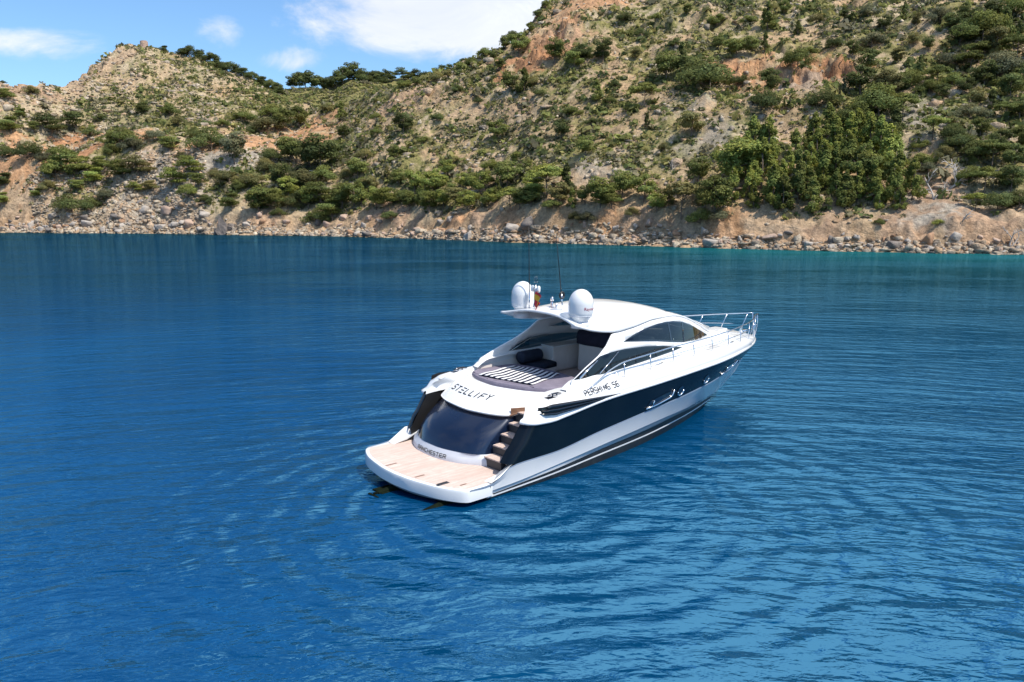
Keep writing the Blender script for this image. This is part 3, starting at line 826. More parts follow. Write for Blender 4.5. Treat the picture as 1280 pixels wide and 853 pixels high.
def panel_pt(u, t):
    """point on the name panel: u 0..1 from port to starboard, t 0 lip .. 1 top"""
    k = u * 55; i = int(min(54, math.floor(k))); f = k - i
    L = lip[i] * (1 - f) + lip[i + 1] * f; Tt = top[i] * (1 - f) + top[i + 1] * f
    z0 = lipz[i] * (1 - f) + lipz[i + 1] * f; z1_ = topz[i] * (1 - f) + topz[i + 1] * f
    P = L * (1 - t) + Tt * t
    return Vector((P[0], P[1], z0 * (1 - t) + z1_ * t + .07 * math.sin(math.pi * t)))

# ---- lettering: stroke capitals mapped on to the surfaces
STROKES = {
 'S': [[(1, 1), (.15, 1), (0, .85), (0, .6), (.15, .5), (.85, .5), (1, .4), (1, .15), (.85, 0), (0, 0)]],
 'T': [[(0, 1), (1, 1)], [(.5, 1), (.5, 0)]],
 'E': [[(0.05, 1), (1, 1)], [(0.05, .5), (.9, .5)], [(0.05, 0), (1, 0)]],
 'L': [[(0, 1), (0, .1), (.1, 0), (.95, 0)]],
 'I': [[(.3, 1), (.3, 0)]],
 'e': [[(1, 1), (0, 1), (0, 0), (1, 0)], [(0, .5), (.9, .5)]],
 'F': [[(0, 0), (0, 1), (1, 1)], [(0, .5), (.85, .5)]],
 'Y': [[(0, 1), (.5, .5), (1, 1)], [(.5, .5), (.5, 0)]],
 'P': [[(0, 0), (0, 1), (.85, 1), (1, .88), (1, .6), (.85, .48), (0, .48)]],
 'R': [[(0, 0), (0, 1), (.85, 1), (1, .88), (1, .6), (.85, .48), (0, .48)], [(.5, .48), (1, 0)]],
 'H': [[(0, 0), (0, 1)], [(1, 0), (1, 1)], [(0, .5), (1, .5)]],
 'N': [[(0, 0), (0, 1), (1, 0), (1, 1)]],
 'G': [[(1, 1), (.15, 1), (0, .85), (0, .15), (.15, 0), (1, 0), (1, .5), (.5, .5)]],
 'M': [[(0, 0), (0, 1), (.9, 1), (1, .9), (1, 0)], [(.5, 1), (.5, .15)]],
 'A': [[(0, 0), (0, .85), (.15, 1), (1, 1), (1, 0)], [(0, .42), (1, .42)]],
 'C': [[(1, 1), (.15, 1), (0, .85), (0, .15), (.15, 0), (1, 0)]],
 '5': [[(1, 1), (0, 1), (0, .55), (.85, .55), (1, .42), (1, .13), (.85, 0), (0, 0)]],
 '6': [[(1, 1), (.15, 1), (0, .85), (0, .13), (.15, 0), (.85, 0), (1, .13), (1, .4), (.85, .52), (0, .52)]],
 ' ': [],
}
def lettering(text, fmap, h, w, gap, th, mat, parent, shear=0.0, name='lettering'):
    """fmap(a, b) -> point, normal offset included; a metres along, b metres up"""
    V, F = [], []
    x = 0.0
    for chx in text:
        cw = w * (.6 if chx == 'I' else (.7 if chx == ' ' else 1))
        for st in STROKES[chx]:
            pts = []
            for i in range(len(st) - 1):
                a, b = Vector(st[i]), Vector(st[i + 1])
                k = 3 if (b - a).length > .4 else 1
                pts += [a.lerp(b, j / k) for j in range(k)]
            pts.append(Vector(st[-1]))
            Q = [Vector((x + p.x * cw + shear * p.y * h, p.y * h)) for p in pts]
            base = len(V)
            for i, q in enumerate(Q):
                d = (Q[min(i + 1, len(Q) - 1)] - Q[max(i - 1, 0)])
                d = d.normalized() if d.length > 1e-9 else Vector((1, 0))
                nn = Vector((-d.y, d.x)) * th / 2
                ext = d * (th * .3 if i == len(Q) - 1 else (-th * .3 if i == 0 else 0))
                V += [fmap(q.x + nn.x + ext.x, q.y + nn.y + ext.y), fmap(q.x - nn.x + ext.x, q.y - nn.y + ext.y)]
                if i: F.append((base + 2 * i - 2, base + 2 * i - 1, base + 2 * i + 1, base + 2 * i))
        x += cw + gap
    return mesh_obj(name, V, F, mat, parent)
plen = float(np.sum(np.linalg.norm(np.diff(lip * .5 + top * .5, axis=0), axis=1)))
U0, T0 = .215, .34
def stell_map(a, b):
    u = U0 + a / plen * 1.0; t = T0 + b / 1.08 + .06 * (a / 2.0)
    p = panel_pt(u, t); e1 = panel_pt(u + .004, t) - panel_pt(u - .004, t); e2 = panel_pt(u, t + .01) - panel_pt(u, t - .01)
    nn = e1.cross(e2).normalized()
    if nn.z < 0: nn = -nn
    return p + nn * .006
lettering('STELLIFY', stell_map, .20, .135, .085, .036, M_DECKTXT, panel, .25)
def base_map(a, b):
    z = .598 + b; t = (z - .56) / .14 * .2
    def at(u):
        k = u * 47; i = int(min(46, math.floor(k))); f = k - i
        return (base0[i] * (1 - f) + base0[i + 1] * f) * (1 - t) + (base1[i] * (1 - f) + base1[i + 1] * f) * t
    u = .30 + a / 4.9; P = at(u); d_ = at(u + .005) - at(u - .005); nn = np.array([d_[1], -d_[0]]) / np.linalg.norm(d_)
    if nn[0] > 0: nn = -nn
    return Vector((P[0] + nn[0] * .012, P[1] + nn[1] * .012, z))
lettering('MANCHeSTeR', base_map, .095, .092, .038, .021, M_DECKTXT, tb, 0)

# ---- stairs on the starboard side
stairs = [(.80, 2.02, 2.55), (1.05, 2.33, 2.85), (1.30, 2.60, 3.15), (1.55, 2.88, 3.42), (1.82, 3.12, 4.0)]
sv = []
for i, (z, x0, x1) in enumerate(stairs):
    sv.append(box_mesh(((x0 + .06 + 4.0) / 2, -1.5, z - .15), (4.0 - x0 - .06, .98, .245), .0))
V, F = join_meshes(sv)
stair = mesh_obj('staircase', V, F, principled('dark_grey_riser', (.045, .042, .045), .5), yacht)
for i, (z, x0, x1) in enumerate(stairs):
    ya, yb_ = (-1.06 if i < 4 else -1.14), -1.92
    tk_ = [(x0, ya - .02), (x0 + .02, yb_), (x1, yb_), (x1, ya)]
    V, F = extrude_poly(tk_, z - .02, z + .012)
    mesh_obj('tread', V, F, M_TEAK, stair)
V, F = tube_mesh([(2.96, -1.03, 1.74), (3.3, -1.17, 1.83), (3.75, -1.36, 1.96)], .03, 8)
V2, F2 = [], []
mesh_obj('panel_shadow_bar', *join_meshes([(V, F), box_mesh((3.38, -1.21, 1.86), (.86, .03, .16), .008, R_(-23))]), M_BROWN, yacht)  # brown bar put in for the shadow under the name panel's lip
# inner faces of the after quarters
for s in (-1, 1):
    P = [(1.86, s * 1.885, .88), (2.47, s * 1.925, 1.80), (4.2, s * 1.90, 1.80), (4.2, s * 1.88, .6), (1.9, s * 1.88, .6)]
    mesh_obj('quarter_lining', P, [(0, 1, 2, 3, 4)], M_RUBBER, yacht)
    inner = [tuple(L[0] * np.array([1, s, 1])) for L in (r0, r3, m1, m2, m3)]
    inner[-1] = (inner[-1][0], inner[-1][1], inner[-1][2] - .004)
    if s > 0: continue
    inner[-1] = (inner[-1][0], inner[-1][1], inner[-1][2] - .03)
    rw = [[(p[0] + d_, p[1] - s * (.02 * d_), p[2] + .05 * d_) for p in inner] for d_ in (0, .3, .8, 1.6)]
    loft('quarter_coaming', rw, M_WHITE, yacht, flip=(s > 0))

# ---- decks
def deck_inner(x, s): return np.interp(x, [2.8, 3.2, 3.7, 4.4, 4.7], [1.70, 1.66, 1.48, 1.46, 1.84] if s < 0 else [1.70, 1.80, 1.86, 1.86, 1.84])
YBX = [3.0, 4.5, 6, 8, 9.5, 11, 12, 12.8, 13.4, 13.8]; YBY = [1.92, 1.9, 1.87, 1.8, 1.7, 1.45, 1.15, .8, .4, .1]
def yb(x): return pchip(x, YBX, YBY)
def SY(x, z):
    d = z - 2.55
    return yb(x) - .26 * d - .05 * d * d
for s in (-1, 1):
    rws = []
    for x in np.concatenate([np.concatenate([2.805 + .33 * np.linspace(0, 1, 8) ** 2, np.linspace(3.2, 4.7, 12)]), np.linspace(4.9, 13.8, 40)]):
        yo = float(dk_y(x)) + .03; zo = float(dk_z(x)) - .012
        yi = float(deck_inner(x, s)) if x <= 4.7 else max(float(yb(x)) - .06, 0)
        if x < 3.14:
            sn = 1 - (x - 2.8) / .34; yo -= .34 * (1 - math.sqrt(max(0, 1 - sn * sn)))
        yi = min(yi, yo - .01)
        r_ = []
        for t in np.linspace(0, 1, 6):
            y = yo * (1 - t) + yi * t
            r_.append((x, s * y, zo + .03 * math.sin(min(1, t * 2.2) * math.pi / 2)))
        rws.append(r_)
    loft('side_deck', rws, M_WHITE, yacht, flip=(s < 0))
A_ = [tuple(L[0]) for L in (r0, r3, m1, m2, m3)] + [(x, float(deck_inner(x, 1)) + .004, float(dk_z(x)) + .016) for x in (3.0, 3.3, 3.7, 4.1, 4.45)]
B_ = [tuple(panel_pt(0, t) + Vector((0, -.02, .004))) for t in np.linspace(0, 1, 14)]
A_, B_ = resample(A_, 22), resample(B_, 22)
fr_ = [A_ * (1 - t) + B_ * t + np.array([0, 0, .05 * math.sin(math.pi * t)]) * np.sin(np.linspace(.15, 1, 22) * np.pi)[:, None] for t in np.linspace(0, 1, 7)]
loft('gunwale_fairing', fr_, M_WHITE, yacht)
rws = []
for x in np.linspace(12.2, 17.06, 34):
    yo = float(dk_y(x)) + .03; zo = float(dk_z(x)) - .012 + .002
    c = np.interp(x, [12.2, 13.8, 15.5, 17], [.0, .24, .16, .02])
    rws.append([(x, yo * t, zo + .03 * (1 - t ** 8) + c * (1 - t * t)) for t in np.linspace(-1, 1, 21)])
fd = loft('foredeck', rws, M_WHITE, yacht)
def fdz(x, y):
    yo = float(dk_y(x)) + .03; t = min(1, abs(y) / yo)
    return float(dk_z(x)) - .01 + .03 * (1 - t ** 8) + float(np.interp(x, [12.2, 13.8, 15.5, 17], [.0, .24, .16, .02])) * (1 - t * t)
V, F = extrude_poly([(14.1, -.28), (14.7, -.26), (14.75, 0), (14.7, .26), (14.1, .28), (14.06, 0)], fdz(14.4, .2) - .02, fdz(14.4, 0) + .035, round_=.02)
mesh_obj('deck_hatch', V, F, M_WHITE, yacht)
for yy, xx in ((-.62, 14.7), (-1.0, 14.2)):
    pts = [(x, yy + (x - xx) * -.05, fdz(x, yy) + .006) for x in np.linspace(xx - 1.6, xx + 1.0, 12)]
    tube('deck_seam', pts, .008, M_LIGHTGREY, yacht, 4)
V, F = join_meshes([box_mesh((16.25, 0, fdz(16.2, 0) + .05), (.34, .2, .10), .03), tube_mesh([(16.1, .0, fdz(16.1, 0)), (16.1, 0, fdz(16.1, 0) + .16)], [.07, .05], 10), box_mesh((16.9, 0, 2.31), (.55, .10, .07), .02)])
mesh_obj('anchor_windlass', V, F, M_CHROME, yacht)

# ---- cabin sides with real window openings
ZEX = [4.85, 5.75, 6.67, 7.5, 8.8, 9.74, 10.35, 10.95, 11.56, 12.41, 13.2, 13.8]
ZEZ = [3.93, 3.78, 3.69, 3.74, 3.86, 3.85, 3.76, 3.59, 3.36, 3.08, 2.90, 2.82]
def zE(x): return pchip(x, ZEX, ZEZ)
def yE(x): return np.where(np.asarray(x) < 5.2, SY(x, zE(x)) + .0, SY(x, zE(x)))
ZCX = [4.9, 5.5, 6.5, 7.4, 8.5, 9.5, 10.3, 11, 11.9, 12.6, 13.4, 13.9]
ZCZ = [4.16, 4.22, 4.30, 4.33, 4.25, 4.07, 3.86, 3.68, 3.46, 3.25, 3.03, 2.90]
def zC(x): return pchip(x, ZCX, ZCZ)
WIN_U = [(6.94, 3.40), (7.47, 3.54), (8.09, 3.65), (8.79, 3.725), (9.25, 3.735), (9.74, 3.72), (10.35, 3.63), (10.95, 3.46), (11.56, 3.23), (12.41, 2.93), (11.59, 2.945), (10.94, 2.975), (10.07, 3.03), (9.3, 3.13), (8.6, 3.23), (7.95, 3.30)]
WIN_L = [(4.51, 2.655), (5.10, 2.90), (5.76, 3.135), (6.32, 3.185), (6.96, 3.20), (7.96, 3.16), (8.85, 3.075), (10.0, 2.885), (9.36, 2.84), (8.77, 2.81), (7.48, 2.735), (6.73, 2.69), (6.0, 2.655), (5.18, 2.635)]
HOLE_L = [(5.50, 2.73), (5.85, 2.93), (6.25, 3.12), (6.96, 3.155), (7.96, 3.115), (8.85, 3.03), (9.6, 2.90), (8.77, 2.845), (7.48, 2.77), (6.5, 2.72)]
def scale_poly(P, d):
    n = len(P); out = []
    ar = sum(P[i][0] * P[(i + 1) % n][1] - P[(i + 1) % n][0] * P[i][1] for i in range(n))
    for i in range(n):
        a, b, c = Vector(P[i - 1]), Vector(P[i]), Vector(P[(i + 1) % n])
        e1, e2 = (b - a).normalized(), (c - b).normalized()
        nn = Vector((-(e1.y + e2.y), e1.x + e2.x))
        if nn.length < .3: nn = -(e1 - e2).normalized() * -1.0; nn = (e2 - e1).normalized()
        else: nn = nn.normalized()
        if ar < 0 and (Vector((-(e1.y + e2.y), e1.x + e2.x)).length >= .3): nn = -nn
        out.append((b.x + nn.x * d, b.y + nn.y * d))
    return out
def dense(P, step=.12):
    out = []
    for i in range(len(P)):
        a, b = Vector(P[i]), Vector(P[(i + 1) % len(P)])
        k = max(1, int((b - a).length / step))
        out += [tuple(a.lerp(b, j / k)) for j in range(k)]
    return out
def inside(p, P):
    c = False; n = len(P); j = n - 1
    for i in range(n):
        if (P[i][1] > p[1]) != (P[j][1] > p[1]) and p[0] < (P[j][0] - P[i][0]) * (p[1] - P[i][1]) / (P[j][1] - P[i][1]) + P[i][0]: c = not c
        j = i
    return c
def patch(outline, holes, step, fmap):
    loops = [dense(outline, step)] + [dense(h, step) for h in holes]
    pts, edges = [], []
    for L in loops:
        o = len(pts); pts += [Vector(p) for p in L]
        edges += [(o + i, o + (i + 1) % len(L)) for i in range(len(L))]
    xs = [p.x for p in pts]; ys = [p.y for p in pts]
    x = min(xs) + step
    while x < max(xs):
        y = min(ys) + step
        while y < max(ys):
            q = (x, y)
            if inside(q, outline) and not any(inside(q, h) for h in holes):
                if min((Vector(q) - p).length for p in pts[:sum(len(L) for L in loops)]) > step * .4: pts.append(Vector(q))
            y += step
        x += step
    r = delaunay_2d_cdt(pts, edges, [], 0, 1e-6)
    V2, Fs = r[0], r[2]
    keepF = []
    for f in Fs:
        c = sum((V2[i] for i in f), Vector((0, 0))) / len(f)
        if inside(c, outline) and not any(inside(c, h) for h in holes): keepF.append(tuple(f))
    return [fmap(v.x, v.y) for v in V2], keepF
def side_obj(name, outline, holes, off, s, mat, parent, step=.14, thick=0.0, smooth=True):
    V, F = patch(outline, holes, step, lambda x, z: (x, s * (float(SY(x, z)) + off), z))
    # keep outward winding
    f0 = F[len(F) // 2]; a, b, c = (Vector(V[i]) for i in f0[:3])
    if (b - a).cross(c - a).y * s < 0: F = [f[::-1] for f in F]
    o = mesh_obj(name, V, F, mat, parent, smooth)
    if thick:
        md = o.modifiers.new('thickness', 'SOLIDIFY'); md.thickness = thick; md.offset = -1
    return o
bx = np.linspace(4.3, 13.7, 40)
outl = [(4.30, 2.40), (4.47, 2.64), (5.08, 2.905), (5.72, 3.15), (6.15, 3.38), (6.5, 3.66)] + [(x, float(zE(x)) - .002) for x in np.linspace(6.7, 13.75, 44)] + [(x, float(dk_z(x)) - .06) for x in np.linspace(13.7, 4.4, 40)]
hole_u = scale_poly(WIN_U[::-1], .05)
for s in (-1, 1):
    cs = side_obj('cabin_side', outl, [hole_u, HOLE_L], 0.0, s, M_WHITE, yacht, .16, .05)
    fr_in = scale_poly(WIN_U[::-1], .045)
    w = side_obj('side_window', fr_in, [], .004, s, M_GLASS, cs, .2)
    side_obj('window_frame', WIN_U[::-1], [fr_in], .008, s, M_GLOSSBLK, w, .12)
    side_obj('window_post', [(9.40, 3.71), (9.48, 3.71), (9.45, 3.12), (9.36, 3.12)], [], .010, s, M_GLOSSBLK, w, .2)
    side_obj('window_post', [(10.29, 3.62), (10.36, 3.61), (10.22, 3.02), (10.14, 3.02)], [], .010, s, M_GLOSSBLK, w, .2)
    w2 = side_obj('side_window', WIN_L[::-1], [], .006, s, M_DGLASS, cs, .2)
    fr2 = scale_poly(WIN_L[::-1], .03)
    side_obj('window_frame', WIN_L[::-1], [fr2], .010, s, M_GLOSSBLK, w2, .12)
    pts = [(x, s * (float(SY(x, z)) + .02), z) for x, z in ((5.60, 3.03), (5.2, 2.87), (4.75, 2.67))]
    tube('window_trim', pts, .028, M_CHROME, w2, 6)  # chrome strip put in for the bright highlight along the glass edge
    pts = [(x, s * (float(SY(x, z)) + .014), z) for x, z in ((6.60, 3.15), (6.1, 2.9), (5.62, 2.68))]
    tube('window_trim', pts, .014, M_CHROME, w2, 6)
    # rounded coaming under the lower window
    cm = []
    for x in np.linspace(4.2, 6.6, 16):
        f = math.sin(min(1, (x - 4.2) / .5) * math.pi / 2) * min(1, (6.6 - x) / 1.2)
        zb = float(dk_z(x)); y0 = float(SY(x, 2.62))
        cm.append([(x, s * (y0 + .10 * f + .02), zb - .01), (x, s * (y0 + .11 * f + .02), zb + .08), (x, s * (y0 + .07 * f + .012), zb + .17 * f + .06), (x, s * (y0 - .01), zb + .19 * f + .06), (x, s * (y0 - .2), zb + .19 * f + .05)])
    loft('window_coaming', cm, M_WHITE, yacht, flip=(s < 0))

# ---- hardtop, windscreen
tt = np.sign(np.linspace(-1, 1, 33)) * np.abs(np.linspace(-1, 1, 33)) ** 0.8
def roof_pt(x, t):
    xe = x
    ye = float(yE(xe)); ze = float(zE(xe)); zc = float(zC(xe))
    return (xe, ye * t, ze + (zc - ze) * (1 - abs(t) ** 3.2))
xs_ = np.concatenate([np.linspace(0, 1, 40)])
rrows, rm = [], []
XF0, XF1 = 9.75, 12.35
xs_roof = np.concatenate([np.linspace(4.95, XF0, 34), np.linspace(XF0, XF1, 18)[1:], np.linspace(XF1, 13.8, 10)[1:]])
Vr = []
for i, x in enumerate(xs_roof):
    for t in tt:
        f = max(0, (6.2 - x) / 1.25)
        xx = x + (.22 * (1 - abs(t) ** 2.5) - .06) * f ** 1.5          # after edge curves forward amidships, small swept tips
        p = roof_pt(xx, t)
        lift = .10 * f ** 2 * (abs(t) ** 6)
        Vr.append((p[0], p[1] * (1 + .03 * f), p[2] + lift))
Vr = np.array(Vr)
FA = grid_faces(len(xs_roof), 33)
Fw, Fg = [], []
for f in FA:
    i, j = divmod(f[0], 33)
    x = xs_roof[i]
    tmid = abs(tt[j] + tt[j + 1]) / 2
    (Fg if (XF0 - .01 <= x < XF1 - .01 and tmid < .80) else Fw).append(tuple(f))
roof = mesh_obj('hardtop', Vr, Fw, M_WHITE, yacht, True)
md = roof.modifiers.new('thickness', 'SOLIDIFY'); md.thickness = .06; md.offset = -1
Vg = Vr.copy(); Vg[:, 2] -= .01
mesh_obj('windscreen', Vg, Fg, M_DGLASS, yacht, True)

# ---- radar domes
def dome(x, y, z, r, h):
    prof = [(0.0, -.13), (r * .55, -.13), (r * .62, -.10), (r * .80, .0), (r * .93, .05), (r * 1.0, .16), (r * 1.0, h * .48)]
    for a in np.linspace(8, 90, 12):
        prof.append((r * math.cos(R_(a)), h * .48 + (h * .52) * math.sin(R_(a))))
    d = lathe('radar_dome', prof, (x, y, z), M_WHITE, yacht, 40)
    lathe('dome_foot', [(0, -.30), (r * .75, -.30), (r * .68, -.12), (0, -.12)], (x, y, z), M_LIGHTGREY, d, 24)
    lathe('dome_seam', [(r * .935, .048), (r * .955, .055), (r * .965, .07), (r * .94, .07)], (x, y, z), M_LIGHTGREY, d, 40)
    return d
DR, DH = .345, .80
dome(5.52, 1.20, 4.17, DR, DH)
d2 = dome(5.45, -1.20, 4.20, DR + .01, DH)
def font_lettering(text, size, fmap, mat, parent, name='lettering'):
    cu = bpy.data.curves.new('tmp_text', 'FONT'); cu.body = text; cu.size = size; cu.resolution_u = 2
    ob = bpy.data.objects.new('tmp_text', cu); COL.objects.link(ob)
    bpy.context.view_layer.update()
    dg = bpy.context.evaluated_depsgraph_get()
    me0 = ob.evaluated_get(dg).to_mesh()
    V = [fmap(v.co.x, v.co.y) for v in me0.vertices]; F = [tuple(p.vertices) for p in me0.polygons]
    ob.evaluated_get(dg).to_mesh_clear()
    bpy.data.objects.remove(ob); bpy.data.curves.remove(cu)
    return mesh_obj(name, V, F, mat, parent)
def dome_map(a, b):
    ang = R_(-124) + a / (DR + .01)
    zz = .24 + b + 0.0 * a
    return (5.45 + (DR + .016) * math.cos(ang), -1.20 + (DR + .016) * math.sin(ang), 4.20 + zz)
font_lettering('Raymarine', .125, dome_map, M_REDTXT, d2)

# ---- mast, antennas, horn on the hardtop
def rz(x, y):
    t = min(1, abs(y) / float(yE(max(x, 5.2))))
    return float(zE(max(x, 4.9))) + (float(zC(max(x, 4.9))) - float(zE(max(x, 4.9)))) * (1 - t ** 3.2)
m_ = empty('light_mast'); m_.parent = yacht
x, y = 5.40, .55
V, F = join_meshes([tube_mesh([(x, y, rz(x, y) - .02), (x, y, 4.95)], .022, 8), tube_mesh([(x, y - .14, 4.76), (x, y + .14, 4.76)], .014, 6), box_mesh((x, y, rz(x, y) + .02), (.16, .16, .05), .015)])
mesh_obj('pole', V, F, M_CHROME, m_, True)
for dy, zz in ((0, 5.10), (-.12, 4.83), (.12, 4.83)):
    lathe('lamp', [(0, -.10), (.05, -.10), (.055, -.04), (.055, .04), (.035, .08), (0, .09)], (x, y + dy, zz), M_CLEAR if dy == 0 else M_WHITE, m_, 12)
for (x0, y0, x1, y1) in ((5.40, .78, 5.28, .80), (5.62, -.36, 5.30, -.26)):
    a_ = empty('whip_antenna'); a_.parent = yacht
    z0 = rz(x0, y0)
    tube('whip', [(x0 + (x1 - x0) * .2, y0 + (y1 - y0) * .2, z0 + .5), (x1, y1, 6.62)], [.016, .009], M_RUBBER, a_, 6)
    tube('mount', [(x0, y0, z0 - .02), (x0 + (x1 - x0) * .2, y0 + (y1 - y0) * .2, z0 + .55)], .022, M_CHROME, a_, 8)
    lathe('base', [(0, .0), (.07, 0), (.06, .05), (0, .06)], (x0, y0, z0), M_CHROME, a_, 12)
V, F = tube_mesh([(5.57 + .09 * math.cos(a), -.35, 4.72 + .09 * math.sin(a)) for a in np.linspace(0, 2 * math.pi, 17)[:-1]], .03, 6, True)
mesh_obj('antenna_ring', V, F, M_RUBBER, yacht, True)
V, F = join_meshes([tube_mesh([(5.75, .2, rz(5.75, .2)), (5.75, .2, 4.48)], .035, 8), tube_mesh([(5.78, .05, rz(5.78, .05)), (5.78, .05, 4.42)], .03, 8), tube_mesh([(5.75, .2, 4.48), (5.75, .2, 4.60)], [.06, .03], 10), tube_mesh([(5.95, .42, rz(5.95, .42)), (5.72, .22, 4.42)], .012, 6), box_mesh((5.80, .12, rz(5.8, .1) + .03), (.34, .30, .06), .02)])
mesh_obj('horn', V, F, M_CHROME, yacht, True)

# ---- rails
def rail_side(s):
    r_ = empty('guard_rail'); r_.parent = yacht
    def dy(x, k=0): return s * (float(dk_y(min(x, 17.0))) - .015 - k)
    topx = [4.92, 5.12, 5.40, 5.73, 6.1, 6.47, 7.1, 7.72, 8.89, 10.08, 11.28, 12.5, 13.3, 14.0, 15.0, 15.9, 16.5]
    topz_ = [2.38, 2.47, 2.60, 2.745, 2.85, 2.925, 2.975, 3.01, 3.08, 3.11, 3.13, 3.15, 3.15, 3.15, 3.15, 3.16, 3.17]
    xs = np.linspace(4.92, 16.75, 70)
    pts = [(x, dy(x, .06 * min(1, max(0, (x - 5.2) / 1))), float(pchip(x, topx, topz_))) for x in xs]
    if s < 0: pts = pts[:-1]
    # bow: the rail turns inboard over the stem
    pts += [(17.0, s * .16, 3.17), (17.05, s * .06, 3.17)]
    tube('top_rail', pts, .019, M_CHROME, r_, 8)
    st = [6.47, 7.72, 8.89, 10.08, 11.28, 12.5, 13.7, 14.75, 15.75, 16.55]
    for x in st:
        lean = .0 if x < 12 else .22 * min(1, (x - 12) / 2)
        zt = float(pchip(min(x + lean, 16.5), topx, topz_))
        tube('stanchion', [(x, dy(x), float(dk_z(x)) - .0), (x + lean, dy(min(x + lean, 16.75), .06), zt)], .018, M_CHROME, r_, 8)
    xm = np.linspace(6.0, 16.3, 50)
    tube('mid_rail', [(x, dy(x, .035), (float(dk_z(x)) + float(pchip(x, topx, topz_))) / 2) for x in xm], .010, M_CHROME, r_, 6)
for s in (-1, 1): rail_side(s)
V, F = join_meshes([tube_mesh([(16.98, .10, 2.26), (17.12, .10, 2.75), (17.02, .10, 3.17)], .018, 8), tube_mesh([(16.98, -.10, 2.26), (17.12, -.10, 2.75), (17.02, -.10, 3.17)], .018, 8), tube_mesh([(17.11, .1, 2.72), (17.11, -.1, 2.72)], .016, 8)])
mesh_obj('bow_ladder', V, F, M_CHROME, yacht, True)

